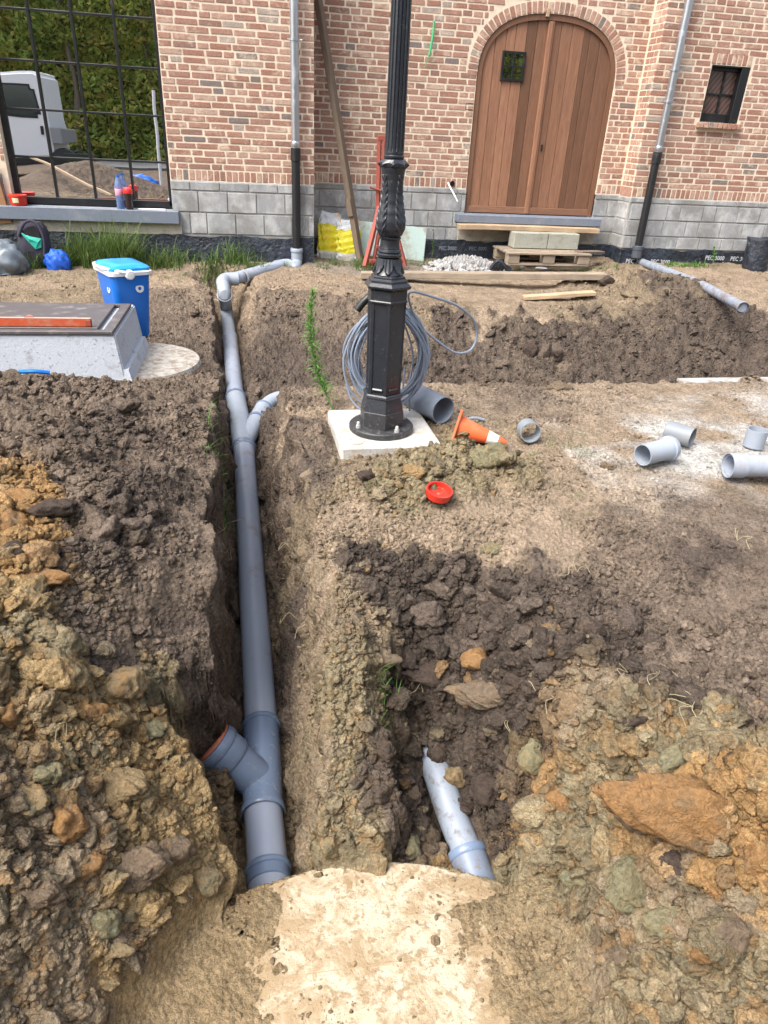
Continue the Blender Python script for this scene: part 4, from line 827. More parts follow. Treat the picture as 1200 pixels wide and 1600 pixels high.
def hexl(prof, n=6, mb=None):
    return (mb or MB()).lathe(prof, (LX, LY, 0), n, sm=False, a0=HEXA, close=True)
link('base_plate', MB().lathe([(.170, .022), (.175, .026), (.175, .048), (.170, .054), (.10, .056)], (LX, LY, 0), 48, sm=True, close=True).mesh(), M_IRONDUST, lamp)
for a in (35, 125, 215, 305):
    q = va+radians(a); bx, by = LX+.148*cos(q), LY+.148*sin(q)
    link('bolt', MB().lathe([(.014, .0), (.014, .004), (.009, .005), (.009, .03), (.006, .034)], (bx, by, .054), 12, close=True).lathe([(.013, .008), (.013, .018)], (bx, by, .052), 6, sm=False, close=True).mesh(), M_BOLT, lamp)
zp0, zp1, zp2 = .055, .145, .215
link('pedestal_foot', hexl([(.124, zp0), (.124, zp1-.004), (.121, zp1)]).mesh(), M_IRONDUST, lamp)
link('pedestal_slope', hexl([(.121, zp1+.001), (.104, zp2), (.104, zp2+.003)]).mesh(), M_IRON, lamp)
zb0 = zp2+.004; zb1 = zpx(476); zc1 = zpx(456)
link('lower_moulding', hexl([(.110, zb0), (.113, zb0+.006), (.111, zb0+.014), (.103, zb0+.020)]).mesh(), M_IRON, lamp)
# hexagonal body with sunk panels
rB0, rB1 = .099, .103
bm = bmesh.new(); ring0 = []; ring1 = []
for k in range(6):
    a = HEXA+k*pi/3; ring0.append(bm.verts.new((LX+rB0*cos(a), LY+rB0*sin(a), zb0+.02))); ring1.append(bm.verts.new((LX+rB1*cos(a), LY+rB1*sin(a), zb1)))
faces = [bm.faces.new((ring0[k], ring0[(k+1) % 6], ring1[(k+1) % 6], ring1[k])) for k in range(6)]
for f in faces:
    r = bmesh.ops.inset_region(bm, faces=[f], thickness=.016, depth=0); r = bmesh.ops.inset_region(bm, faces=[f], thickness=.005, depth=-.007)
bmesh.ops.recalc_face_normals(bm, faces=bm.faces); me = bpy.data.meshes.new('pedestal'); bm.to_mesh(me); bm.free(); link('pedestal', me, M_IRON, lamp)
for k in range(6):   # sloped ledge at the foot of each panel
    a = HEXA+(k+.5)*pi/3; rr_ = rB0*cos(pi/6)-.004; c = Vector((LX+rr_*cos(a), LY+rr_*sin(a), zb0+.047)); link('panel_ledge', MB().box(c, (.014, .058, .014), (0, radians(-35), a), .003).mesh(), M_IRON, lamp)
link('moulding', hexl([(.103, zb1+.001), (.109, zb1+.003), (.109, zb1+.010), (.105, zb1+.014), (.104, zc1)]).mesh(), M_IRON, lamp)
zc2, zc3, zc4, zc5 = zpx(448), zpx(444), zpx(440), zpx(436)
link('cornice', hexl([(.104, zc1+.001), (.121, zc1+.010), (.124, zc1+.016), (.124, zc1+.021), (.108, zc1+.034), (.104, zc1+.036), (.104, zc1+.046), (.094, zc1+.052), (.090, zc1+.054), (.090, zc1+.062), (.078, zc1+.070)]).mesh(), M_IRON, lamp)
zl0 = zc1+.071; zl1 = zpx(407)
def relief(z0, z1, prof, disp, nth=144, nz=70):
    vs = []
    for j in range(nz+1):
        t = j/nz; zz = z0+(z1-z0)*t
        for k in range(nth): th = 2*pi*k/nth; r_ = prof(t)+disp(t, th-va); vs.append((LX+r_*cos(th), LY+r_*sin(th), zz))
    fs = [(j*nth+k, j*nth+(k+1) % nth, (j+1)*nth+(k+1) % nth, (j+1)*nth+k) for j in range(nz) for k in range(nth)]
    return MB().add(vs, fs, True).add(vs[:nth][::-1], [tuple(range(nth))]).add(vs[-nth:], [tuple(range(nth))])
def wrap(a, n): p = 2*pi/n; a = (a+p/2) % p - p/2; return a/(p/2)
def leafcollar(t, th):
    u = wrap(th, 8); edge = .72*(1-abs(u)**1.6)*1.25; 
    lf = max(0, min(1, ((1-t)-(1-edge))*0+((t)-(abs(u)**2*.55))*9)); rib = .0018*cos(u*9)*lf; return .006*lf+rib-.004*(1-lf)
link('leaf_collar', relief(zl0, zl1, lambda t: .068-.016*t+.010*(1-t)**3, lambda t, th: leafcollar(t, th)).mesh(), M_IRON, lamp)
zr1 = zpx(392); zn1 = zpx(373)
def ringprof(z0, z1, base, k): return [(base, z0), (base+.010, z0+(z1-z0)*.15), (base+.012, z0+(z1-z0)*.4), (base+.004, z0+(z1-z0)*.55), (base+.008, z0+(z1-z0)*.7), (base+.006, z0+(z1-z0)*.9), (base-.002, z1)]
link('neck_ring', MB().lathe(ringprof(zl1+.001, zr1, .050, 0), (LX, LY, 0), 40, close=True).mesh(), M_IRON, lamp)
link('neck', MB().lathe([(.050, zr1+.001), (.0465, zr1+.02), (.047, zn1-.012), (.052, zn1-.009), (.054, zn1-.003), (.050, zn1)], (LX, LY, 0), 40, close=True).mesh(), M_IRON, lamp)
zv1 = zpx(263)
def vprof(t):
    K = [(0, .050), (.04, .060), (.12, .069), (.22, .0705), (.35, .064), (.5, .055), (.65, .050), (.8, .050), (.9, .053), (1, .058)]
    for (a, b_), (c_, d_) in zip(K, K[1:]):
        if t <= c_: s = (t-a)/(c_-a); s = s*s*(3-2*s)*.5+s*.5; return b_+(d_-b_)*s
    return .058
def acanth(t, th):
    u = wrap(th-pi/4, 4); au = abs(u)   # leaf centred on each quarter, its lobed edges near au ~ .5
    if t > .90 or t < .02: return 0
    half = .62*(1-(t-.2)**2*.9) if t > .2 else .62*(.6+2*t)
    inside = max(0, min(1, (half-au)*14)); lob = sin((t*9.0-au*2.4)*2*pi)
    ridge = .0045*max(0, 1-abs(au-half*.72)/.26)*(.6+.8*lob)
    return inside*(.0028+ridge)+.002*max(0, 1-au*9)*inside
link('acanthus_vase', relief(zn1+.001, zv1, vprof, acanth, 200, 130).mesh(), M_IRON, lamp)
zs0, zs1 = zv1+.001, zpx(252)
def starp(n=8):
    vs = []; H = [(.046, zs0-.010), (.058, zs0+.004), (.0635, zs0+.020), (.052, zs0+.032), (.040, zs1+.01)]
    for j, (r_, z_) in enumerate(H):
        for k in range(32):
            th = 2*pi*k/32+va; w_ = (.5+.5*cos(th*1.0*8-va*8)); amp = [0, .006, .016, .004, 0][j]; rr_ = r_+amp*(w_**2)-amp*.3; vs.append((LX+rr_*cos(th), LY+rr_*sin(th), z_ - [0, .004, .008, 0, 0][j]*(w_**2)))
    fs = [(j*32+k, j*32+(k+1) % 32, (j+1)*32+(k+1) % 32, (j+1)*32+k) for j in range(len(H)-1) for k in range(32)]
    return MB().add(vs, fs, False).add(vs[-32:], [tuple(range(32))])
link('star_capital', starp().mesh(), M_IRON, lamp)
zf0 = zs1+.012
link('shaft_collar', MB().lathe([(.040, zf0-.004), (.047, zf0), (.048, zf0+.008), (.044, zf0+.012), (.0455, zf0+.018), (.044, zf0+.026)], (LX, LY, 0), 40, close=True).mesh(), M_IRON, lamp)
NF = 16; NTH = NF*8; vs = []; zz = [zf0+.026, zf0+.045]+[zf0+.045+i*.2 for i in range(1, 16)]
for j, z_ in enumerate(zz):
    R0 = .0445-.0022*(z_-zf0)
    for k in range(NTH):
        th = 2*pi*k/NTH; fl = max(0, cos(NF*th))**.8; r_ = R0-(.0055*fl if j > 0 else 0); vs.append((LX+r_*cos(th), LY+r_*sin(th), z_))
fs = [(j*NTH+k, j*NTH+(k+1) % NTH, (j+1)*NTH+(k+1) % NTH, (j+1)*NTH+k) for j in range(len(zz)-1) for k in range(NTH)]
link('fluted_shaft', MB().add(vs, fs, True).add(vs[-NTH:], [tuple(range(NTH))]).mesh(), M_IRON, lamp)
# ---- cable coil hung behind the post, and a black conduit end
cc = aty(606, 556, LY+.20); m = MB(); rc = random.Random(3)
def screen(p, dx, dy, dd=0): return p + rt0*dx + Vector((0, 0, 1))*dy + Vector((sin(YAW), cos(YAW), 0))*dd
for k in range(17):
    a_ = rc.uniform(.150, .238); b_ = rc.uniform(.235, .285); ox = rc.uniform(-.018, .018); oy = .255-b_+rc.uniform(-.02, .02)-.0; od = rc.uniform(-.035, .04); ph = rc.uniform(0, 6)
    pts = []
    for i in range(41):
        t = 2*pi*i/40; wv = 1+.035*sin(2*t+ph)+.02*sin(3*t+ph*2); sq = 1-.18*max(0, sin(t))
        pts.append(screen(cc, ox+a_*cos(t)*wv*sq, oy+b_*sin(t)*wv, od+.03*sin(t+ph)))
    m.tube(pts, .0058, 6, caps=False)
# loose loop to the right and the tail to the ground
pts = smooth_path([screen(cc, .12, .24, 0), aty(640, 457, 3.66), aty(680, 465, 3.68), aty(715, 478, 3.72), aty(740, 500, 3.76), aty(745, 525, 3.78), aty(735, 547, 3.76), aty(712, 551, 3.74), aty(685, 534, 3.72), aty(660, 512, 3.72), aty(640, 480, 3.72)], 7); m.tube(pts, .0065, 8)
pts = smooth_path([screen(cc, .10, -.05), screen(cc, .095, -.2), aty(636, 605, 3.74), aty(640, 640, 3.8), Vector((.86, 3.92, -.01))], 6); m.tube(pts, .0055, 6)
pts = smooth_path([aty(541, 600, 3.7), aty(548, 622, 3.68), aty(560, 637, 3.66), aty(572, 645, 3.64)], 6); m.tube(pts, .0055, 6)
coil = top('cable_coil', m.mesh(), M_CABLE, 'big coil of grey electric cable hung behind the pedestal of the lamp post', 'cable')
pts = smooth_path([aty(580, 462, 3.66), aty(570, 470, 3.66), aty(563, 478, 3.66), aty(558, 485, 3.66)], 6); top('cable_conduit', MB().tube(pts, [.02+.0015*(i % 2) for i in range(len(pts))], 12).mesh(), M_BLACKPL, 'short black corrugated conduit end above the cable coil left of the lamp post', 'conduit')

# ================================================================== PIPES
RP = .075
def ringseal(p, d, r, w=.02, grow=.010, n=28):
    d = Vector(d).normalized(); q = Vector((0, 0, 1)).rotation_difference(d).to_matrix()
    return MB().lathe([(r+.001, -w*1.2), (r+grow, -w), (r+grow+.001, -w*.3), (r+grow, w*.6), (r+.003, w)], p, n, q)
def socket(p, d, r, L=.09, n=28):
    """sleeve from p along d with a raised seal bead at its mouth"""
    d = Vector(d).normalized(); q = Vector((0, 0, 1)).rotation_difference(d).to_matrix()
    return MB().lathe([(r-.002, 0), (r+.005, .006), (r+.005, L*.62), (r+.011, L*.68), (r+.013, L*.80), (r+.011, L*.92), (r+.006, L), (r-.006, L), (r-.008, L*.9)], p, n, q)
drain = empty('main_drain_pipe', DRAIN[2], 'long grey plastic drain pipe running down the trench from the wall to the tank', 'drain pipe')
D = DRAIN
low_dir = (D[0]-D[1]).normalized(); up_dir = (D[3]-D[2]).normalized()
link('pipe_length', MB().tube([D[0]+low_dir*.25, D[1]], RP, 32).mesh(), M_PVC, drain)
link('pipe_length', MB().tube([D[2], D[3]], RP, 32).mesh(), M_PVC, drain)
link('pipe_length', MB().tube([D[5]-(D[5]-D[6]).normalized()*.02, D[6]], RP*.95, 28).mesh(), M_PVC, drain)
link('pipe_length', MB().tube(smooth_path([D[6], D[7], D[8], D[9]-Vector((0, .05, .0))], 5), RP*.86, 24).mesh(), M_PVCL, drain)
link('seal_ring', socket(D[0]-low_dir*.02, -low_dir, RP, .07).mesh(), plain('blue_grey_pvc', (.155, .21, .31), .28, 0, .05, 12), drain)
M_WYE = plain('wye_pvc', (.155, .21, .31), .25, 0, .08, 12, (.25, .25, .25), .2, 0, 20)
# lower wye with a capped side branch pointing up-left towards the viewer's left
wy = link('wye_branch', MB().tube([D[1]-(D[2]-D[1]).normalized()*.02, D[1], D[2], D[2]+(D[2]-D[1]).normalized()*.0], RP+.006, 32).mesh(), M_WYE, drain)
dsp = (D[2]-D[1]).normalized()
for p, s in ((D[1]-dsp*.02, -1), (D[2]+dsp*.0, 1)): link('seal_ring', ringseal(p, dsp*s, RP+.006, .013, .007, 32).mesh(), M_WYE, wy)
bs = D[1]+dsp*.12; be = atz(338, 1166, -.775); bd = (be-bs).normalized(); link('side_branch', MB().tube([bs-Vector((0,.0,.01)), be], RP+.006, 32).mesh(), M_WYE, wy)
link('branch_socket', MB().lathe([(RP+.010, -.11), (RP+.016, -.10), (RP+.016, -.045), (RP+.022, -.038), (RP+.023, -.02), (RP+.020, 0), (RP+.012, .002)], be+bd*.02, 32, Vector((0, 0, 1)).rotation_difference(bd).to_matrix()).mesh(), M_WYE, wy)
link('rubber_cap', MB().lathe([(RP+.010, 0), (RP+.018, .002), (RP+.018, .010), (RP+.010, .014), (RP-.03, .012), (.0, .012)], be+bd*.022, 32, Vector((0, 0, 1)).rotation_difference(bd).to_matrix()).mesh(), plain('terracotta_rubber', (.48, .13, .07), .5, 0, .1, 20, MUD, .3), wy)
# upper wye with branch to the right
d2 = (D[5]-D[3]).normalized(); wy2 = link('wye_branch', MB().tube([D[3]-d2*.03, D[3], D[4], D[5]], RP+.006, 30).mesh(), M_PVCL, drain)
for p, s in ((D[3]-d2*.0, -1), (D[5], 1)): link('seal_ring', ringseal(p, d2*s, RP+.005, .014, .008).mesh(), M_WYE, wy2)
b0 = D[3]+d2*.05; b1 = atz(412, 637, -.53); b2 = atz(425, 626, -.50); b3 = atz(450, 620, -.49); b4 = atz(500, 622, -.50)
link('side_branch', MB().tube([b0, b1], .066, 26).mesh(), M_PVCL, wy2)
link('seal_ring', ringseal((b0*.35+b1*.65), (b1-b0), .066, .013, .008).mesh(), M_WYE, wy2); link('seal_ring', ringseal(b1, (b1-b0), .060, .013, .008).mesh(), M_WYE, wy2)
link('branch_pipe', MB().tube(smooth_path([b1-(b1-b0).normalized()*.02, b2, b3, b4, b4+Vector((1.0, .0, -.1))], 6), .055, 24).mesh(), M_PVCL, drain)
for p, q in ((D[6], D[5]-D[6]), (D[8], D[7]-D[8])): link('seal_ring', ringseal(p, q, RP*.9, .015, .008).mesh(), M_PVCL, drain)
link('elbow', MB().tube(smooth_path([D[8]+Vector((0, .25, .04)), D[9]-Vector((0, .06, 0)), D[9]+Vector((.04, .02, .02)), UPPER[1]], 6), RP*.88, 24).mesh(), M_PVCL, drain)
link('pipe_length', MB().tube([UPPER[1]-Vector((.05, 0, 0)), UPPER[3]], .062, 24).mesh(), M_PVCD if False else M_PVC, drain); link('seal_ring', ringseal(UPPER[2]*.35+UPPER[1]*.65, (UPPER[2]-UPPER[1]), .062, .016, .008).mesh(), M_PVCL, drain)
xs_, ys_ = .455, YL-.075
link('elbow', MB().tube(smooth_path([UPPER[3]-Vector((.05, 0, .0)), UPPER[4]*.5+UPPER[3]*.5, Vector((xs_-.03, ys_-.10, .10)), Vector((xs_, ys_, .15)), Vector((xs_, ys_, .20))], 7), .058, 24).mesh(), M_PVCL, drain)
link('upright_socket', socket(Vector((xs_, ys_, .17)), (0, 0, 1), .056, .12).mesh(), M_PVCL, drain)
# second, half buried pipe
sp = empty('buried_pipe', atz(725, 1345, -.83), 'pale grey pipe half buried in dark soil, entering the tank on the right', 'drain pipe')
Q = [atz(748, 1385, -.83), atz(729, 1330, -.80), atz(705, 1270, -.765), atz(686, 1215, -.72), atz(668, 1165, -.70)]
link('pipe_length', MB().tube(smooth_path(Q[1:], 5), .056, 28).mesh(), M_PVCW, sp); ad = (Q[0]-Q[1]).normalized()
link('pipe_socket', MB().tube([Q[1]-ad*.0, Q[0]+ad*.2], .066, 28).mesh(), plain('muddy_socket_pvc', (.17, .21, .28), .35, 0, .08, 14, MUD, .45, 0, 30), sp); link('seal_ring', ringseal(Q[1]+ad*.01, ad, .064, .014, .008).mesh(), M_WYE, sp)
# thin pipe in front of the right-hand downpipe
rp = empty('gutter_drain_pipe', atz(1080, 440, .05), 'dusty grey pipe lying in a shallow groove below the right downpipe', 'drain pipe')
q0, q1, q2 = GUT
link('pipe_length', MB().tube([q0, q1, q2], .045, 22).mesh(), M_PVCD, rp); link('seal_ring', ringseal(q0*.7+q1*.3, q1-q0, .045, .016, .008).mesh(), M_PVCD, rp); link('seal_ring', ringseal(q2, q2-q1, .045, .02, .008).mesh(), M_PVCD, rp)
# loose pipe pieces: hollow
def hollow(a, b, r, n=32, sock=0.0, beads=()):
    """open tube from a (open mouth) to b; sock = widened length at the b end"""
    d = (b-a).normalized(); L = (b-a).length; q = Vector((0, 0, 1)).rotation_difference(d).to_matrix(); w_ = .0045
    out = [(r, 0)]; 
    if sock: out += [(r, L-sock), (r+.007, L-sock+.012)] + ([(r+.007, L-.035), (r+.013, L-.03), (r+.013, L-.012)]) + [(r+.009, L)]; inn = [(r+.004, L), (r+.004, L-sock+.01), (r-w_, L-sock-.006)]
    else: out += [(r, L)]; inn = [(r-w_, L)]
    prof = out+inn+[(r-w_, 0), (r, 0)]; return MB().lathe(prof, a, n, q)
def lay(px, py, r): p = on(px, py); return p
def loose(name, A, B, r, label, mat=None, sock=0, grp='loose grey pipe offcuts lying on the ground'):
    return top(name, hollow(A, B, r, 32, sock).mesh(), mat or M_PVCL, label, 'pipe', grp)
def gpt(x, y, r): return Vector((x, y, g1(x, y)+r+.004))
p = atz(1003, 726, .0); loose('pipe_offcut', atz(1004, 711, .056), atz(1048, 700, .058), .056, 'short pale pipe piece lying in front of its pair, open end to the left', M_PVCL, .06)
loose('pipe_offcut', atz(1042, 672, .056), atz(1082, 684, .054), .056, 'short dusty pipe piece with a dark mouth lying just behind another piece', plain('dusty_pvc_dark', (.20, .225, .25), .5, 0, .08, 14, (.3, .26, .22), .4, 0, 16), 0)
loose('pipe_offcut', atz(1140, 727, .06), atz(1140, 727, .06)+Vector((.42, -.045, 0)), .056, 'long grey pipe piece at the right edge, collar end facing left', M_PVC, 0)
link('collar', hollow(atz(1137, 727, .06), atz(1137, 727, .06)+Vector((.08, -.009, 0)), .063).mesh(), M_PVC, bpy.data.objects['pipe_offcut.002'])
q_ = atz(1182, 700, .0); top('pipe_socket_ring', hollow(Vector((q_.x, q_.y+.03, .0)), Vector((q_.x, q_.y+.03, .10)), .055).mesh(), M_PVCL, 'short grey pipe ring standing upright behind the long piece at the right edge', 'pipe')
q_ = atz(825, 690, .0); top('coupling_sleeve', hollow(Vector((q_.x, q_.y-.02, .06)), Vector((q_.x+.01, q_.y+.07, .05)), .056, 32).mesh(), plain('wet_pvc', (.22, .26, .30), .35, 0, .1, 20, MUD, .3), 'short grey coupling sleeve lying alone on bare earth, right of the traffic cone', 'pipe coupling')
a = aty(693, 640, 3.66); b_ = aty(640, 668, 3.93); a.z = .075; b_.z = .078
top('large_pipe_piece', hollow(a, b_, .079, 36).mesh(), plain('big_pvc', (.17, .20, .25), .4, 0, .08, 14, MUD, .15), 'wide grey pipe piece leaning against the right side of the lamp footing', 'pipe')
# ================================================================== TRAFFIC CONE, CAP, TOOL
cone = empty('traffic_cone', atz(720, 695, 0), 'small orange and white traffic cone lying on its side next to the lamp footing', 'traffic cone')
bc = aty(714, 682, 3.40); bc.z = .075; tip = aty(789, 698, 3.30); tip.z = .022; cd = (tip-bc).normalized(); qm = Vector((0, 0, 1)).rotation_difference(cd).to_matrix(); L = (tip-bc).length
def cr(t): return .070*(1-t)+.016*t
link('cone_body', MB().lathe([(cr(0), 0), (cr(.62), L*.62)], bc, 28, qm).lathe([(cr(.84)+.0005, L*.84), (cr(1), L), (.012, L+.004), (.0, L+.004)], bc, 28, qm).mesh(), M_ORANGE, cone)
link('reflective_band', MB().lathe([(cr(.62)+.001, L*.62), (cr(.84)+.001, L*.84)], bc, 28, qm).mesh(), plain('white_band', (.78, .78, .75), .5, 0, .08, 30, (.5, .42, .34), .25), cone)
link('cone_base', MB().box(bc-cd*.006, (.17, .17, .014), qm.to_4x4().to_3x3() @ Matrix.Rotation(radians(38), 3, 'Z'), .004).mesh(), M_ORANGE, cone)
cp = on(683, 786); top('round_cap', MB().lathe([(0, .0), (.052, .0), (.058, .004), (.060, .034), (.0605, .038), (.054, .038), (.052, .012), (.0, .010)], cp+Vector((0, 0, .008)), 32, Euler((radians(12), radians(6), 0)).to_matrix()).mesh(), M_RED, 'round red plastic pipe cap lying open side up on the trodden earth', 'cap')
t0 = atz(735, 655, .03); tool = empty('steel_clamp', t0, 'grey steel clamp tool lying behind the traffic cone', 'tool')
pts = smooth_path([atz(716, 661, .03), atz(728, 656, .035), atz(742, 653, .035), atz(756, 656, .02)], 5); link('handle', MB().tube(pts, .009, 8).mesh(), M_PVCL, tool); link('jaw', MB().box(atz(723, 655, .03), (.07, .03, .02), (0, 0, .3), .004).mesh(), M_ZINC, tool)

# ================================================================== TANK COVER
tank = top('tank_cover', MB().lathe([(.02, -.72), (.985, -.72), (.999, -.725), (1.005, -.74), (1.005, -.875), (.96, -.88)], (.22, .49, 0), 160, close=False).add([(.22, .49, -.72)], []).mesh(), None, 'round pale concrete tank cover smeared with clay at the bottom of the photo', 'tank cover')
def tank_mat():
    b = NB('clay_smeared_concrete'); p = b.geo(); c = b.mix(b.noise(p, 5, 6, .6), (.43, .375, .26), (.58, .53, .42))
    s1 = b.noise(p, 7, 10, .74, .6); sx_ = b.n('ShaderNodeSeparateXYZ'); b.L(p, sx_.inputs[0]); side = b.math('MULTIPLY', b.math('MAXIMUM', b.math('SUBTRACT', b.math('ABSOLUTE', b.math('SUBTRACT', sx_.outputs[0], .29)), .16), 0.0), .55)
    c = b.mix(b.ramp(b.math('ADD', s1, side), [(.45, 0.0), (.60, .92)]), c, (.33, .24, .14))
    s2 = b.noise(p, 34, 6, .68, .3); c = b.mix(b.ramp(s2, [(.52, 0.0), (.61, .85)]), c, (.28, .20, .115))
    s3 = b.noise(p, 95, 4, .6); c = b.mix(b.ramp(s3, [(.64, 0.0), (.68, .8)]), c, (.20, .14, .085))
    return b.set(c, .92, 0, b.bump(b.math('ADD', b.math('ADD', s2, s1), b.math('MULTIPLY', s3, .5)), .006), .2)
tank.data.materials.append(tank_mat())
link('cast_seam', MB().tube([(-.35, 1.16, -.7205), (.1, 1.155, -.7195), (.8, 1.15, -.7205)], .0011, 6).mesh(), plain('seam_stain', (.33, .25, .15), .9), tank)
top('tank_wall', MB().lathe([(.94, -1.35), (.94, -.882)], (.22, .49, 0), 96).mesh(), M_CREAMFOOT, 'round concrete tank wall below the pale cover, where the pipes go in', 'tank')

# ================================================================== MANHOLE BOX, COVER, SPIRIT LEVEL, APRON
M_WHITECON = concrete_material('whitewashed_concrete', (.40, .445, .51), (.50, .53, .58), (.30, .31, .33), .22, 7)
mh = empty('manhole_box', (-1.7, 4.9, 0), 'low whitewashed concrete manhole box with a dark steel cover', 'manhole')
def frustum(x0, x1, y0, y1, z0, z1, fl):
    v = [(x0-fl, y0-fl, z0), (x1+fl, y0-fl, z0), (x1+fl, y1, z0), (x0-fl, y1, z0), (x0, y0, z1), (x1, y0, z1), (x1, y1, z1), (x0, y1, z1)]
    return MB().add(v, [(3, 2, 1, 0), (4, 5, 6, 7), (0, 1, 5, 4), (1, 2, 6, 5), (2, 3, 7, 6), (3, 0, 4, 7)])
BX1, BY0, BY1, BZ = -.855, 4.44, 5.28, .295
mb_ = frustum(-2.75, BX1, BY0, BY1, -.05, BZ, .045)
me = mb_.mesh(); bm = bmesh.new(); bm.from_mesh(me); bmesh.ops.bevel(bm, geom=bm.edges[:], offset=.008, segments=2, affect='EDGES'); bm.to_mesh(me); bm.free(); link('concrete_box', me, M_WHITECON, mh)
link('mortar_skirt', frustum(-2.74, BX1+.055, BY0-.02, BY1-.06, -.06, .085, .04).mesh(), M_WHITECON, mh)
M_STEELC = plain('weathered_steel_plate', (.105, .095, .098), .55, .25, .12, 8, (.30, .28, .26), .35, .001, 9)
cvx0, cvx1, cvy0, cvy1 = -2.45, -.865, 4.43, 5.20
cover = link('steel_cover', MB().box(((cvx0+cvx1)/2-.03, (cvy0+cvy1)/2+.02, BZ+.020), (cvx1-cvx0-.14, cvy1-cvy0-.12, .012), None, .003).mesh(), M_STEELC, mh)
fr = MB(); 
for c_, d_ in ((((cvx0+cvx1)/2, cvy0+.025, BZ+.014), (cvx1-cvx0, .05, .02)), (((cvx0+cvx1)/2, cvy1-.02, BZ+.014), (cvx1-cvx0, .04, .02)), ((cvx1-.03, (cvy0+cvy1)/2, BZ+.0145), (.06, cvy1-cvy0-.1, .02)), ((cvx0+.03, (cvy0+cvy1)/2, BZ+.0145), (.06, cvy1-cvy0-.1, .02))): fr.box(c_, d_, None, .003)
link('cover_frame', fr.mesh(), M_STEELC, mh)
lv = empty('spirit_level', (-1.6, 4.55, BZ+.03), 'long orange red spirit level lying on the steel manhole cover', 'spirit level')
la, lb = Vector((-2.35, 4.545, BZ+.052)), Vector((-1.0, 4.53, BZ+.052))
link('level_rail', MB().beam(la, lb, .022, .05, ch=.004).mesh(), plain('level_orange', (.50, .085, .03), .45, 0, .15, 25, (.40, .22, .15), .5, 0, 18), lv)
for t_ in (.98, .5, .03): link('end_cap', MB().beam(la.lerp(lb, t_)-Vector((.012, 0, 0)), la.lerp(lb, t_)+Vector((.03, 0, 0)), .026, .046, ch=.006).mesh(), plain('level_cap_%d' % int(t_*100), (.32, .07, .04), .5), lv)
for t_ in (.28, .74): link('vial_ring', MB().lathe([(.018, -.014), (.030, -.016), (.031, .0), (.018, .0)], la.lerp(lb, t_)+Vector((0, -.006, .012)), 24, Matrix.Rotation(pi/2, 3, 'X'), close=True).mesh(), plain('vial_pink', (.55, .25, .20), .4), lv)
link('top_edge', MB().beam(la+Vector((0, -.0, .0265)), lb+Vector((0, -.0, .0265)), .0235, .003, ch=.001).mesh(), plain('pale_edge', (.5, .33, .27), .4, 0, .2, 60), lv)  # paler strip along the top of the rail
top('concrete_apron', MB().lathe([(.0, .0), (.41, .004), (.44, -.004), (.45, -.03)], (-.85, 4.92, .006), 72).mesh(), concrete_material('apron_concrete', (.36, .35, .32), (.46, .45, .42), (.22, .17, .125), .62, 20), 'round pale concrete disc sprinkled with earth beside the manhole box', 'concrete disc')
top('blue_rope_end', MB().tube(smooth_path([Vector((-1.30, 4.02, .20)), Vector((-1.22, 3.98, .215)), Vector((-1.14, 4.0, .20))], 5), .012, 8).mesh(), M_BLUE, 'bit of bright blue plastic pipe showing in the soil before the manhole box', 'blue pipe')
# ================================================================== COOLER
ck = empty('cool_box', (-.98, 5.62, 0), 'bright blue cool box with white handle standing behind the manhole box', 'cool box', rz=radians(-30))
def rrect(hx, hy, r, z, n=6):
    out = []
    for cx2, cy2, a0_ in ((hx-r, hy-r, 0), (-hx+r, hy-r, 90), (-hx+r, -hy+r, 180), (hx-r, -hy+r, 270)):
        for k in range(n+1): a = radians(a0_+90*k/n); out.append((cx2+r*cos(a), cy2+r*sin(a), z))
    return out
def loft(rings, T, caps=True, sm=True):
    vs = [T @ Vector(p) for r_ in rings for p in r_]; n = len(rings[0]); fs = [(i*n+k, i*n+(k+1) % n, (i+1)*n+(k+1) % n, (i+1)*n+k) for i in range(len(rings)-1) for k in range(n)]
    m = MB().add(vs, fs, sm)
    if caps: m.add(vs[:n][::-1], [tuple(range(n))]); m.add(vs[-n:], [tuple(range(n))])
    return m
CT = Matrix.Translation((-.965, 5.60, .0)) @ Matrix.Rotation(radians(-62), 4, 'Z')
HB = .475
link('cooler_body', loft([rrect(.135, .10, .035, .005), rrect(.145, .108, .04, .02), rrect(.185, .142, .05, HB-.03), rrect(.188, .145, .05, HB)], CT).mesh(), M_BLUE, ck)
link('rim', loft([rrect(.19, .147, .05, HB-.012), rrect(.202, .158, .055, HB-.01), rrect(.205, .160, .055, HB+.014), rrect(.195, .152, .05, HB+.02)], CT).mesh(), M_WHITEP, ck)
link('cooler_lid', loft([rrect(.194, .150, .05, HB+.02), rrect(.193, .149, .05, HB+.038), rrect(.175, .132, .05, HB+.052), rrect(.12, .08, .05, HB+.062)], CT).mesh(), M_BLUELID, ck)
hp = []
for t_ in np.linspace(0, 1, 17):
    a = pi*t_; hp.append(CT @ Vector((.218*cos(a), -.02-.165*sin(a)*1.0, HB+.012+.03*sin(a))))
link('carry_handle', MB().tube(smooth_path(hp, 3), .011, 10).mesh(), M_WHITEP, ck)
for sx in (1, -1): link('handle_knob', MB().lathe([(.0, .028), (.026, .026), (.034, .016), (.035, 0)], CT @ Vector((sx*.203, -.02, HB)), 24, (CT.to_3x3() @ Matrix.Rotation(sx*pi/2, 3, 'Y')), close=False).mesh(), M_WHITEP, ck)
link('emblem', MB().lathe([(.012, 0), (.03, .001), (.03, .003), (.012, .004)], CT @ Vector((.06, -.133, .36)), 20, CT.to_3x3() @ Matrix.Rotation(pi/2-.08, 3, 'X')).mesh(), M_WHITEP, ck)
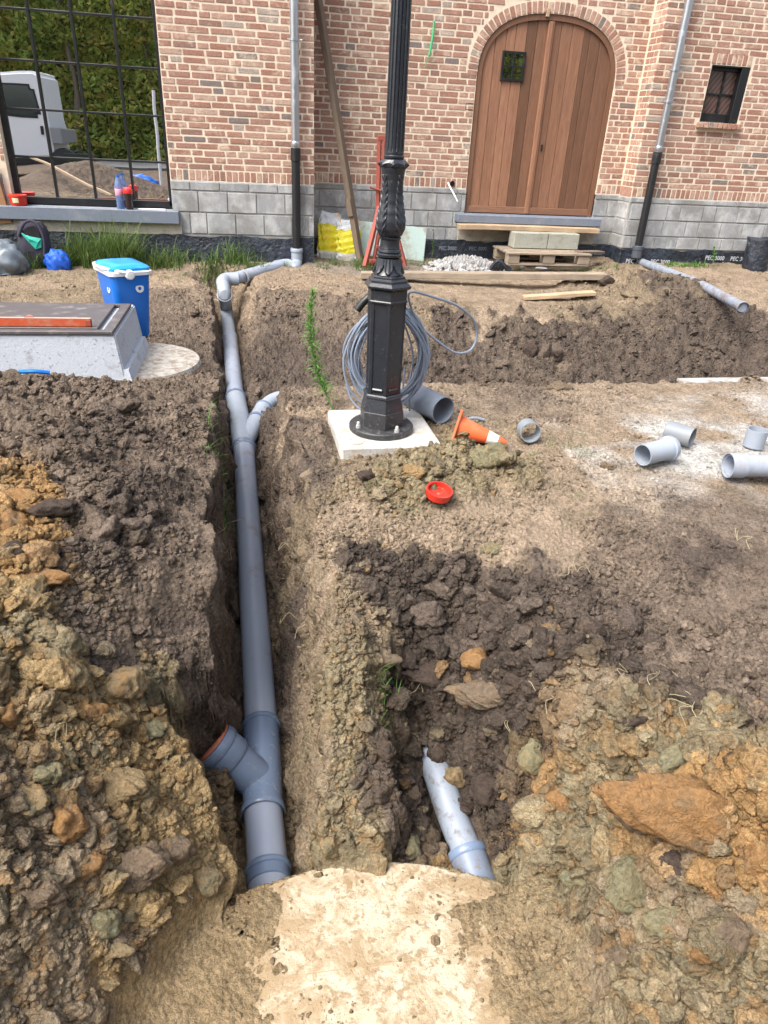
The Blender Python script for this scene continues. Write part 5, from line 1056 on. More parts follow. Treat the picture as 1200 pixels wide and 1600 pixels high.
link('emblem', MB().lathe([(.012, 0), (.03, .001), (.03, .003), (.012, .004)], CT @ Vector((.178, .05, .37)), 20, CT.to_3x3() @ Matrix.Rotation(pi/2-.08, 3, 'Y')).mesh(), M_WHITEP, ck)
# ================================================================== PLANKS
def plank(a, b_, w_, h, mat, label, name='timber_plank', roll=0):
    c = (a+b_)/2; d = b_-a; L_ = d.length; m = MB().box((0, 0, 0), (L_, w_, h), None, .003).mesh(); m.materials.append(mat); 
    bm = bmesh.new(); bm.from_mesh(m); bmesh.ops.subdivide_edges(bm, edges=[e for e in bm.edges if abs(e.verts[0].co.x-e.verts[1].co.x) > L_*.5], cuts=12); 
    for v in bm.verts: v.co.z += .004*sin(v.co.x*2.1+L_)+.0015*sin(v.co.x*9); v.co.y += .004*sin(v.co.x*1.3)
    bm.to_mesh(m); bm.free()
    o = bpy.data.objects.new(name, m); col.objects.link(o); o.location = c; yaw = atan2(d.y, d.x); pt = -atan2(d.z, sqrt(d.x**2+d.y**2)); o.rotation_euler = (roll, pt, yaw); return tag(o, label, 'plank')
plank(Vector((-3.2, 7.72, g1(-2.4, 7.66)+.045)), Vector((-.22, 7.80, g1(-.3, 7.74)+.035)), .05, .14, M_PLANK, 'long weathered timber plank set on edge in front of the grass on the left', roll=0)
pA, pB = on(600, 438), on(945, 438)
plank(pA+Vector((-.25, 0, .05)), pB+Vector((0, 0, .045)), .14, .06, M_PLANK, 'long grey weathered plank lying on bare earth below the arched door')
pA, pB = on(817, 470), on(927, 465)
plank(pA+Vector((0, 0, .025)), pB+Vector((0, 0, .025)), .11, .035, M_PLANKN, 'short pale plank lying alone in front of the long grey plank')
plank(Vector((2.36, 8.52, .530)), Vector((4.10, 8.52, .528)), .16, .05, M_PLANKN, 'pale wooden board laid across the concrete blocks under the blue stone doorstep')
# pallet step
pal = empty('wooden_pallet', (3.3, 8.25, .13), 'short weathered grey pallet in front of the door', 'pallet')
PA = Matrix.Translation((3.33, 8.28, .15)) @ Matrix.Rotation(radians(1), 4, 'Z')
for i in range(5):
    m = MB().box((0, 0, 0), (1.02, .082, .02), None, .002).mesh(); m.transform(PA @ Matrix.Translation((0, -.24+i*.12, .165)) @ Matrix.Rotation(R.uniform(-.01, .01), 4, 'Z')); link('deck_board', m, M_PLANK, pal)
for i in range(3):
    for j in range(2):
        m = MB().box((0, 0, 0), (.14, .11, .09), None, .003).mesh(); m.transform(PA @ Matrix.Translation((-.43+i*.43, -.21+j*.42, .105))); link('pallet_foot', m, M_PLANK, pal)
for j in range(2): m = MB().box((0, 0, 0), (1.0, .10, .02), None, .002).mesh(); m.transform(PA @ Matrix.Translation((0, -.21+j*.42, .047))); link('bottom_board', m, M_PLANK, pal)
M_STEP = concrete_material('pale_greenish_block', (.30, .31, .26), (.39, .39, .34), (.25, .24, .19), .4)
for nm, x0_, x1_, lb_ in (('left', 2.985, 3.40, 'left one of the two pale concrete blocks on the pallet under the door'), ('right', 3.408, 3.79, 'right one of the two pale concrete blocks on the pallet under the door')):
    top('step_block', MB().box(((x0_+x1_)/2, 8.40, .418), (x1_-x0_, .20, .172), None, .006).mesh(), M_STEP, lb_, 'concrete block')
plank(Vector((3.72, 8.12, .33)), Vector((4.12, 8.36, .30)), .12, .03, M_TIMBER, 'short dark board lying on the right end of the pallet')
m = MB(); 
for k in range(5): m.tube(smooth_path([Vector((2.66+k*.05, 8.10, .12)), Vector((2.74+k*.03, 8.05, .23-.02*k)), Vector((2.86+k*.01, 8.04, .13))], 4), .02, 6)
top('plastic_wrap', m.mesh(), M_MEMB, 'crumpled black plastic tucked against the left end of the pallet', 'plastic sheet')
# grey pvc elbow piece before pallet
top('dark_stone_piece', clod_mesh('dark_stone_piece', 3, 900, .3, .5, M_PVCD), None, 'flat dark grey lump lying in the weeds in front of the pallet', 'lump'); o_ = bpy.data.objects['dark_stone_piece']; o_.scale = (.075, .05, .035); o_.location = (3.22, 7.93, .16)
# ================================================================== TRESTLE, PROP, BAGS, INSULATION BOARD
M_TREST = plain('red_lead_paint', (.29, .065, .045), .6, 0, .2, 30, (.16, .09, .07), .35)
tr = empty('folding_trestle', (1.42, 8.15, .13), 'rusty red steel trestle leaning folded open behind the lamp post', 'trestle')
A1, A2 = Vector((1.352, 8.14, 1.40)), Vector((1.395, 8.16, 1.385)); F1, F2, F3 = Vector((1.19, 8.0, .14)), Vector((1.39, 8.22, .15)), Vector((1.655, 8.05, .14))
link('upright', MB().beam(Vector((1.325, 8.16, 1.40)), Vector((1.345, 8.2, .60)), .04, .04).mesh(), M_TREST, tr); link('upright', MB().beam(Vector((1.37, 8.15, 1.38)), Vector((1.385, 8.18, .62)), .03, .03).mesh(), M_TREST, tr)
link('leg', MB().beam(Vector((1.36, 8.18, .74)), F1, .045, .045).mesh(), M_TREST, tr); link('leg', MB().beam(Vector((1.40, 8.18, .70)), F1+Vector((.10, .06, .0)), .035, .035).mesh(), M_TREST, tr); link('leg', MB().beam(Vector((1.47, 8.16, .72)), F3, .045, .045).mesh(), M_TREST, tr); link('leg', MB().beam(Vector((1.46, 8.3, .70)), F3+Vector((-.10, .12, .0)), .035, .035).mesh(), M_TREST, tr)
link('crossbar', MB().beam(F1+Vector((.05, 0, .06)), F3+Vector((-.04, 0, .06)), .03, .03).mesh(), M_TREST, tr); link('crossbar', MB().beam(F1+Vector((.12, 0, .21)), F3+Vector((-.10, 0, .20)), .025, .025).mesh(), M_TREST, tr); link('top_bracket', MB().box((1.35, 8.16, 1.40), (.085, .05, .045), None, .004).mesh(), M_TREST, tr)
link('pin', MB().tube([(1.24, 8.15, .93), (1.36, 8.15, .90), (1.42, 8.16, .92)], .012, 8).mesh(), M_TREST, tr)
pa_, pb_ = Vector((.695, 8.62, 2.72)), Vector((1.19, 8.28, .10))
d = (pa_-pb_); q = d.to_track_quat('Z', 'Y'); m = MB().box((0, 0, d.length/2), (.085, .06, d.length), None, .003).box((-.03, .0, 1.45), (.04, .066, .12), None, .003).box((.05, 0, .62), (.03, .06, .18), None, .002).mesh(); m.materials.append(M_TIMBER)
o_ = bpy.data.objects.new('timber_prop', m); col.objects.link(o_); o_.location = pb_; o_.rotation_euler = q.to_euler(); tag(o_, 'long dark timber leaning against the brick wall left of the lamp post', 'timber')
def bag_mat(name, base, spots):
    b = NB(name); tc = b.n('ShaderNodeTexCoord').outputs['Generated']; sp = b.n('ShaderNodeSeparateXYZ'); b.L(tc, sp.inputs[0]); z_ = sp.outputs[2]
    z_ = b.math('ADD', z_, b.math('MULTIPLY', b.noise(b.geo(), 6, 4), .22)); c = b.ramp(z_, [(0, (.62, .63, .62)), (.30, (.62, .63, .62)), (.31, base), (.84, base), (.85, (.58, .62, .66))], 'LINEAR')
    return b.set(b.mix(b.ramp(b.noise(b.geo(), spots, 4), [(.58, 0.0), (.62, .7)]), c, (.75, .35, .03)), .35, 0, b.bump(b.noise(b.geo(), 14, 4), .02), .5)
M_BAG = bag_mat('yellow_sack', (.68, .60, .02), 7); M_BAG2 = bag_mat('yellow_sack_b', (.66, .60, .03), 11)
def sack(c, w_, h, dpt, tilt, rz, mat, label, seed):
    nz, nu = 18, 28; vs = []; r = random.Random(seed)
    for j in range(nz+1):
        t = j/nz; ww = w_/2*(.86+.14*sin(pi*t)+.03*sin(9*t+seed)); dd = dpt/2*(max(.03, sin(pi*min(1, t*1.02+.0)))**.45)*(1-.45*t)
        for k in range(nu):
            a = 2*pi*k/nu; x = ww*(abs(cos(a))**.7)*(1 if cos(a) > 0 else -1); y = dd*(abs(sin(a))**.9)*(1 if sin(a) > 0 else -1); wr_ = .008*sin(7*a+11*t+seed)+.006*sin(13*t*3-a*3); vs.append(Vector((x+wr_, y+wr_, h*t+.01*sin(a*2+seed))))
    T = Matrix.Translation(c) @ Matrix.Rotation(rz, 4, 'Z') @ Matrix.Rotation(tilt, 4, 'X'); vs = [T @ v for v in vs]
    fs = [(j*nu+k, j*nu+(k+1) % nu, (j+1)*nu+(k+1) % nu, (j+1)*nu+k) for j in range(nz) for k in range(nu)]
    return top('cement_sack', MB().add(vs, fs, True).add(vs[:nu][::-1], [tuple(range(nu))]).add(vs[-nu:], [tuple(range(nu))]).mesh(), mat, label, 'sack')
sack((.83, 8.52, .13), .27, .50, .12, -.12, .12, M_BAG, 'left yellow and white plastic sack leaning in the wall corner', 1); sack((1.06, 8.46, .13), .28, .44, .12, -.16, -.1, M_BAG2, 'right yellow and white plastic sack behind the foot of the leaning timber', 2)
bpy.data.objects['cement_sack'].rotation_euler = (0, .10, 0)
def board_mat():
    b = NB('insulation_board'); p = b.geo(); return b.set(b.mix(b.ramp(b.noise(p, 5, 7, .7), [(.48, 0.0), (.6, .8)]), (.50, .64, .60), (.36, .30, .22)), .7)
top('insulation_board', MB().box((1.53, 8.60, .335), (.93, .03, .37), (radians(-8), radians(4), 0), .003).mesh(), board_mat(), 'pale green insulation board leaning on the wall behind the red trestle', 'board')
# ================================================================== WINDOW SILL THINGS
SZ = .6265
bt = empty('water_bottle', (-1.355, YL-.01, SZ), 'clear blue plastic water bottle with a pink label on the window sill', 'bottle')
b = NB('bottle_plastic'); b.b.inputs['Transmission Weight'].default_value = .7; b.b.inputs['IOR'].default_value = 1.3; M_BOT = b.set((.33, .47, .80), .12)
link('bottle_body', MB().lathe([(.0, 0), (.036, .002), (.040, .012), (.038, .04), (.040, .05), (.038, .08), (.040, .09), (.040, .20), (.038, .22), (.030, .26), (.016, .29), (.014, .30)], (-1.355, YL-.01, SZ), 28).mesh(), M_BOT, bt)
link('bottle_label', MB().lathe([(.0406, .125), (.0412, .126), (.0412, .19), (.0406, .191)], (-1.355, YL-.01, SZ), 28).mesh(), plain('pink_label', (.62, .32, .42), .5, 0, .3, 60), bt)
link('bottle_cap', MB().lathe([(.015, .298), (.0165, .299), (.0165, .318), (.0, .319)], (-1.355, YL-.01, SZ), 20).mesh(), M_BLUE, bt)
sh = empty('protein_shaker', (-1.262, YL-.05, SZ), 'dark shaker cup with a red lid next to the water bottle', 'shaker cup')
link('cup', MB().lathe([(.0, 0), (.034, .001), (.037, .01), (.043, .155)], (-1.262, YL-.05, SZ), 28).mesh(), plain('dark_cup', (.035, .022, .022), .2), sh); link('lid', MB().lathe([(.045, .15), (.047, .155), (.047, .185), (.040, .20), (.02, .208), (.0, .209)], (-1.262, YL-.05, SZ), 28).mesh(), plain('red_lid', (.70, .03, .03), .35), sh)
tb = empty('red_tub', (-2.34, YL-.02, SZ), 'small red plastic tub with a yellowish sticker at the left end of the sill', 'tub')
link('tub_body', MB().lathe([(.0, 0), (.072, .001), (.076, .01), (.082, .085)], (-2.34, YL-.02, SZ), 32).mesh(), M_RED, tb); link('tub_lid', MB().lathe([(.083, .083), (.088, .085), (.088, .10), (.08, .104), (.0, .103)], (-2.34, YL-.02, SZ), 32).mesh(), M_RED, tb)
m = MB(); 
vs = []
for k in range(7):
    a = -pi/2-.45+.12*k; 
    for z_ in (.03, .075): r_ = .0775+.006*(z_/.085)+.0012; vs.append((-2.34+r_*cos(a), YL-.02+r_*sin(a), SZ+z_))
link('sticker', m.add(vs, [(2*i, 2*i+2, 2*i+3, 2*i+1) for i in range(6)]).mesh(), plain('sticker_paper', (.72, .66, .42), .6, 0, .2, 90), tb)
m = MB()
for k in range(3): m.box((-1.04-.002*k, YL-.035, SZ+.002+.003*k), (.27, .10, .0025), (0, 0, .015*k))
top('paper_sheets', m.mesh(), plain('paper', (.74, .76, .82), .7, 0, .05, 50), 'thin stack of white papers lying on the right end of the sill', 'papers')
# blocks and wood at the far left of the window
top('wood_offcut', MB().box((-2.58, YL-.04, .72), (.24, .03, .55), (0, radians(-6), 0), .004).mesh(), plain('brown_board', (.30, .16, .08), .6, 0, .15, 8), 'brown wooden panel at the left picture edge beside the window', 'wood panel')
# ================================================================== BAGS ON THE LEFT
def cloth(name, c, rad, seed, mat, parent=None, amp=.18, sub=4, rot=(0, 0, 0), sharp=2.2, flat=.25):
    v, f = ICO[sub]; n = v/np.linalg.norm(v, axis=1)[:, None]; q = n*sharp
    w_ = fbm(q[:, 0]+q[:, 2]*.7+seed, q[:, 1]-q[:, 2]*.9, 4, seed); fold = np.abs(fbm(q[:, 0]*1.7+q[:, 2]+seed*2, q[:, 1]*1.7, 3, seed+9))
    p = n*(1+amp*1.5*w_-amp*2.6*fold+.35*amp)[:, None]*np.array(rad); p[:, 2] = np.where(p[:, 2] < -rad[2]*flat*2, -rad[2]*flat*2+(p[:, 2]+rad[2]*flat*2)*.08, p[:, 2])
    me = bpy.data.meshes.new(name); me.from_pydata(p.tolist(), [], f); me.transform(Matrix.Translation(c) @ Euler(rot).to_matrix().to_4x4()); me.polygons.foreach_set('use_smooth', [True]*len(f)); me.materials.append(mat); return me
M_NAVY = plain('dark_purple_canvas', (.035, .032, .055), .8, 0, .2, 60, None, 0, .002); 
bpk = empty('backpack', (-2.18, 7.93, .12), 'open dark purple backpack with a turquoise pocket, standing in the grass', 'backpack')
bmh = bmesh.new(); RN = []
prof_ = [(0, .135, .075), (.08, .15, .09), (.18, .15, .09), (.27, .142, .08), (.34, .125, .065), (.39, .09, .045)]
vs = []; nu = 24
for zz_, hx, hy in prof_:
    for k_ in range(nu): a = 2*pi*k_/nu; vs.append((-2.18+hx*(abs(cos(a))**.7)*(1 if cos(a) > 0 else -1)+.01*sin(5*a+zz_*20), 7.95+hy*(abs(sin(a))**.8)*(1 if sin(a) > 0 else -1)+.006*sin(7*a), .12+zz_))
fs = [(j*nu+k_, j*nu+(k_+1) % nu, (j+1)*nu+(k_+1) % nu, (j+1)*nu+k_) for j in range(5) for k_ in range(nu)]; mbx = MB().add(vs, fs, True).add(vs[:nu][::-1], [tuple(range(nu))]).add(vs[-nu:], [tuple(range(nu))]); link('bag_body', mbx.mesh(), M_NAVY, bpk)
link('opening', MB().add([(-2.25, 7.853, .41), (-2.19, 7.855, .47), (-2.135, 7.858, .48), (-2.10, 7.86, .43), (-2.09, 7.856, .36), (-2.20, 7.852, .385)], [(0, 5, 4, 3, 2, 1)]).mesh(), plain('bag_inside', (.012, .011, .016), .9), bpk)
link('pocket', MB().add([(-2.285, 7.868, .425), (-2.19, 7.848, .385), (-2.085, 7.853, .365), (-2.10, 7.853, .28), (-2.155, 7.848, .265), (-2.21, 7.852, .33), (-2.19, 7.835, .36), (-2.12, 7.835, .33)], [(0, 5, 6, 1), (5, 4, 7, 6), (4, 3, 2, 7), (6, 7, 2, 1)]).mesh(), plain('turquoise_lining', (.03, .42, .33), .6), bpk)
link('strap', MB().tube(smooth_path([Vector((-2.30, 7.88, .38)), Vector((-2.22, 7.85, .50)), Vector((-2.15, 7.86, .525)), Vector((-2.09, 7.85, .48)), Vector((-2.06, 7.84, .36)), Vector((-2.08, 7.84, .20))], 6), .014, 8).mesh(), M_NAVY, bpk)
o_ = bpy.data.objects.new('blue_bundle', cloth('blue_bundle', (0, 0, 0), (.12, .09, .13), 4, plain('blue_fabric', (.01, .10, .55), .6, 0, .15, 30))); col.objects.link(o_); o_.location = (-1.965, 7.84, .14); tag(o_, 'crumpled bright blue cloth bundle at the right foot of the backpack', 'cloth')
o_ = bpy.data.objects.new('grey_jacket', cloth('grey_jacket', (0, 0, 0), (.25, .17, .19), 13, plain('grey_sheen_fabric', (.13, .16, .19), .35, 0, .3, 12), amp=.25)); col.objects.link(o_); o_.location = (-2.44, 7.66, .17); tag(o_, 'crumpled shiny grey jacket or bag lying left in front of the backpack', 'jacket')
# black wrapped thing at the right edge
def bucketm():
    nu, nz = 28, 12; vs = []
    for j in range(nz+1):
        t = j/nz; r_ = .14+.025*t
        for k_ in range(nu): a = 2*pi*k_/nu; w_ = 1+.05*sin(5*a+t*6)+.03*sin(11*a-t*9); vs.append((6.10+r_*w_*cos(a), 8.18+r_*w_*sin(a), .17+.36*t+.015*sin(3*a)))
    return MB().add(vs, [(j*nu+k_, j*nu+(k_+1) % nu, (j+1)*nu+(k_+1) % nu, (j+1)*nu+k_) for j in range(nz) for k_ in range(nu)], True).add(vs[-nu:], [tuple(range(nu))])
top('wrapped_bundle', bucketm().mesh(), M_MEMB, 'black plastic wrapped bundle standing at the right edge against the plinth', 'bundle')
# white rubble heap left of the pallet
V_, F_ = ICO[2]; vs = []; fs = []; rr_ = np.random.default_rng(12)
for k_ in range(420):
    x = 2.42+rr_.normal(0, .2); y = 8.22+rr_.normal(0, .12); s_ = rr_.uniform(.010, .034); hgt = max(0, .12*(1-((x-2.42)/.42)**2-((y-8.25)/.25)**2)); n0 = len(vs); p = V_*s_*np.array([1.2, .9, .7])*(1+.25*rr_.normal(size=(len(V_), 1))*.5); vs += [tuple(q+np.array([x, y, g1(x, y)+hgt*rr_.random()+s_*.4])) for q in p]; fs += [tuple(n0+i for i in f) for f in F_]
me = bpy.data.meshes.new('white_rubble'); me.from_pydata(vs, [], fs); tag(link('white_rubble', me, concrete_material('rubble_white', (.34, .34, .34), (.46, .46, .46), (.38, .35, .3), .3)), 'heap of whitish stone rubble left of the pallet', 'rubble', kind='stuff')
top('pale_slab_strip', MB().box((3.3, 4.36, .005), (.75, .10, .02), (0, 0, .02), .003).mesh(), concrete_material('strip_con', (.36, .36, .35), (.44, .44, .43), (.25, .22, .18), .5), 'thin pale concrete strip on the near lip of the cross trench, far right', 'strip')

# ================================================================== PLANTS
M_GRASS = None
def leaf_mat(name, c1, c2, c3=None):
    b = NB(name); r_ = b.t.nodes.new('ShaderNodeNewGeometry').outputs['Random Per Island']; c = b.ramp(r_, [(0, c1), (.6, c2), (1, c3 or c2)]); b.set(c, .55, 0, None, .3)
    tr_ = b.n('ShaderNodeBsdfTranslucent'); b.L(c, tr_.inputs[0]); mx = b.n('ShaderNodeMixShader'); mx.inputs[0].default_value = .3; b.L(b.b.outputs[0], mx.inputs[1]); b.L(tr_.outputs[0], mx.inputs[2]); b.L(mx.outputs[0], b.o.inputs[0]); return b.m
M_GRASS = leaf_mat('grass_green', (.06, .115, .025), (.11, .19, .045), (.19, .23, .08)); M_STRAW = leaf_mat('straw', (.34, .28, .16), (.46, .40, .26)); M_WEED = leaf_mat('weed_green', (.08, .21, .03), (.15, .33, .06), (.2, .40, .10))
def blade(m, p, h, w_, lean, az, seg=5, curl=1.0):
    d = Vector((cos(az), sin(az), 0)); sd_ = Vector((-sin(az), cos(az), 0)); vs = []
    for i in range(seg+1):
        t = i/seg; q = Vector(p)+Vector((0, 0, 1))*h*(t-.35*curl*lean*t*t)+d*h*lean*t*t; ww = w_*(1-t)**.7*.5+.0004; vs += [q-sd_*ww, q+sd_*ww]
    m.add(vs, [(2*i, 2*i+1, 2*i+3, 2*i+2) for i in range(seg)], True)
def tufts(name, spots, mat, label, cat, kind=None):
    m = MB(); r = random.Random(len(spots)*7+3)
    for (x, y, rad, n_, h, w_) in spots:
        for k_ in range(n_):
            a = r.uniform(0, 6.28); q = rad*sqrt(r.random()); px, py = x+q*cos(a), y+q*sin(a); blade(m, (px, py, g1(px, py)-.01), h*r.uniform(.5, 1.2), w_*r.uniform(.7, 1.2), r.uniform(.15, 1.0), r.uniform(0, 6.28))
    return top(name, m.mesh(), mat, label, cat, kind=kind)
rg = random.Random(4); sp_ = []
for k_ in range(46): x = rg.uniform(-2.6, .0); sp_.append((x, rg.uniform(7.86, 8.12), .10, int(46*(1.6 if -1.95 < x < -1.2 else .8 if x < -.9 else .6)), rg.uniform(.24, .42)*(1.35 if -1.9 < x < -1.2 else .75), .010))
for k_ in range(10): sp_.append((rg.uniform(-3.2, -2.3), 8.0, .10, 24, .22, .010))
tufts('tall_grass', sp_, M_GRASS, 'tall green grass growing along the black membrane under the window', 'grass', 'stuff')
sp_ = [(rg.uniform(.7, 1.35), rg.uniform(8.0, 8.3), .08, 26, .12, .007) for k_ in range(14)]+[(rg.uniform(1.4, 2.2), rg.uniform(8.25, 8.5), .08, 16, .08, .006) for k_ in range(12)]
tufts('wall_grass', sp_, M_GRASS, 'short green grass at the wall between the yellow sacks and the door', 'grass', 'stuff')
sp_ = [(rg.uniform(-2.2, -.35), rg.uniform(7.45, 7.62), .09, 12, .05, .005) for k_ in range(26)]+[(rg.uniform(-.6, .5), rg.uniform(8.0, 8.1), .07, 12, .10, .006) for k_ in range(14)]
for (px, py, n_) in [(870, 690, 9), (885, 700, 9), (905, 703, 8), (920, 712, 8), (840, 712, 8), (835, 716, 7), (893, 776, 6), (905, 815, 7), (915, 685, 6), (600, 742, 10), (560, 772, 12), (577, 745, 10), (655, 765, 6), (1100, 415, 8), (1030, 445, 8)]:
    q = on(px, py)
    for k_ in range(4): sp_.append((q.x+rg.uniform(-.07, .07), q.y+rg.uniform(-.04, .04), .05, n_, .032, .0035))
tufts('low_grass', sp_, M_GRASS, 'thin low grass sprouting here and there on the bare earth', 'grass', 'stuff')
sp_ = []
for (px, py) in [(338, 700), (340, 720), (336, 740), (342, 752)]:
    q = on(px, py)
    for k_ in range(3): sp_.append((q.x+rg.uniform(-.02, .02), q.y+rg.uniform(-.05, .05), .03, 26, .085, .0032))
tufts('trench_grass', sp_, M_WEED, 'bright green grass tuft hanging on the left lip of the pipe trench', 'grass tuft')
sp_ = [(on(600, 1070).x, on(600, 1070).y, .03, 14, .09, .003), (on(608, 1110).x, on(608, 1110).y, .03, 16, .09, .003), (on(592, 1150).x, on(592, 1150).y, .03, 10, .07, .003)]
tufts('ridge_grass', sp_, M_WEED, 'few green grass blades hanging off the earth ridge between the two trenches', 'grass tuft')
sp_ = [(rg.uniform(2.9, 4.2), rg.uniform(7.98, 8.1), .05, 14, .06, .010) for k_ in range(12)]+[(rg.uniform(4.75, 5.6), rg.uniform(8.2, 8.32), .06, 14, .07, .012) for k_ in range(14)]
tufts('wall_weeds', sp_, leaf_mat('weed_dark', (.05, .13, .025), (.12, .24, .05)), 'small leafy weeds in front of the pallet and the right plinth', 'weeds', 'stuff')
def stalk(name, base, tip, label, n_=180, ll=.055, lw=.006, bend=.05, mat=None):
    m = MB(); a, b_ = Vector(base), Vector(tip); L_ = (b_-a).length; pts = [a.lerp(b_, t_/10)+rt0*(bend*sin(pi*t_/10)) for t_ in range(11)]; m.tube(pts, [.005*(1-t_/13) for t_ in range(11)], 6); r = random.Random(n_)
    for k_ in range(n_):
        t_ = .12+.88*k_/n_; i = min(9, int(t_*10)); q = pts[i].lerp(pts[i+1], t_*10-i); az = k_*2.4+r.uniform(-.3, .3); h_ = ll*(1.15-.6*t_)*r.uniform(.35, 1.35)*(1.0 if r.random() > .15 else .3); d = Vector((cos(az), sin(az), 0)); sd_ = Vector((-sin(az), cos(az), 0)); e = q+d*h_*.9+Vector((0, 0, h_*r.uniform(-.15, .8))); mid = q.lerp(e, .5)+Vector((0, 0, h_*.1))
        m.add([q-sd_*lw*.2, q+sd_*lw*.2, mid+sd_*lw*.5, mid-sd_*lw*.5, e], [(0, 1, 2, 3), (3, 2, 4)])
    return top(name, m.mesh(), mat or M_WEED, label, 'plant')
wb = atz(520, 640, 0.0); stalk('tall_weed', wb, aty(489, 452, wb.y+.12), 'tall bright green weed with narrow leaves growing left of the lamp footing', 420, .078, .0095, -.06)
stalk('leafy_weed', aty(675, 400, 8.55), aty(677, 350, 8.6), 'small dark weed against the plinth between lamp post and door', 36, .05, .018, .01, M_GRASS)
stalk('leafy_weed', aty(1114, 412, 8.25), aty(1115, 386, 8.3), 'young leafy weed in front of the printed membrane on the right', 30, .07, .020, .01, M_WEED)
# roots, straw and twigs
m = MB(); rs = random.Random(9)
def root(px, py, L_, n_=3, up=.02):
    q = on(px, py)
    for k_ in range(n_):
        az = rs.uniform(0, 6.28); pts = [q+Vector((cos(az+.5*sin(i))*L_*i/5*rs.uniform(.8, 1.2), sin(az+.4*sin(i*2))*L_*i/5, up*sin(pi*i/5)*2+.004)) for i in range(6)]; m.tube(smooth_path(pts, 3), .0012, 4)
for a in [(350, 840, .12), (352, 870, .10), (340, 700, .05), (345, 590, .06), (1000, 1090, .16), (1030, 1100, .14), (1090, 1145, .12), (470, 980, .12), (455, 860, .08), (760, 870, .06), (640, 1085, .07), (660, 1080, .06), (800, 1170, .10), (335, 480, .10), (840, 1100, .08), (600, 450, .08), (900, 900, .07), (850, 750, .06), (430, 830, .08), (1150, 850, .08), (90, 1150, .05), (550, 940, .05)]: root(*a)
top('dry_roots', m.mesh(), M_STRAW, 'thin pale roots and straws sticking out of the dug earth', 'roots', kind='stuff')
sp_ = [(on(330, 465).x, on(330, 465).y, .06, 22, .10, .004), (on(590, 445).x, on(590, 445).y, .25, 40, .05, .004), (on(530, 430).x, on(530, 430).y, .4, 60, .05, .004), (on(100, 432).x, on(100, 432).y, .5, 80, .04, .004)]
tufts('dry_straw', sp_, M_STRAW, 'dry straw-coloured grass near the upper trench end and the plank', 'straw', 'stuff')

# ================================================================== NOTABLE CLODS
def attr_mat(name, c, c2, c3, cl):
    """one clod's own soil: base colour with blotches"""
    b = NB(name); p = b.geo(); n1 = b.noise(p, 16, 7, .66, .5); cc_ = b.ramp(n1, [(.34, c2), (.46, c), (.56, c), (.68, c3)])
    n2 = b.noise(p, 70, 6, .66); n3 = b.noise(p, 260, 4, .6); cc_ = b.mix(1.0, cc_, b.ramp(n2, [(.28, .66), (.72, 1.36)]), 'MULTIPLY'); v3 = b.n('ShaderNodeTexVoronoi'); v3.inputs['Scale'].default_value = 110; b.L(p, v3.inputs['Vector']); h = b.math('SUBTRACT', b.math('ADD', b.math('ADD', n2, b.noise(p, 32, 8, .72)), b.math('MULTIPLY', n3, .5)), b.math('MULTIPLY', v3.outputs['Distance'], .12))
    return b.set(cc_, .95, 0, b.bump(h, .016), .15)
CM = {'O': attr_mat('ochre_clod', (.33, .19, .085), (.24, .165, .095), (.42, .235, .09), 1), 'Y': attr_mat('yellow_clod', (.29, .215, .12), (.21, .195, .125), (.36, .22, .10), 1), 'G': attr_mat('green_clod', (.25, .225, .135), (.20, .205, .14), (.33, .235, .12), 1), 'D': attr_mat('dark_clod', (.085, .064, .052), (.06, .047, .04), (.12, .09, .07), 0), 'M': attr_mat('earth_clod', (.14, .11, .088), (.10, .08, .065), (.18, .14, .11), 0), 'B': attr_mat('brown_clod', (.20, .15, .105), (.15, .125, .09), (.27, .19, .11), 1)}
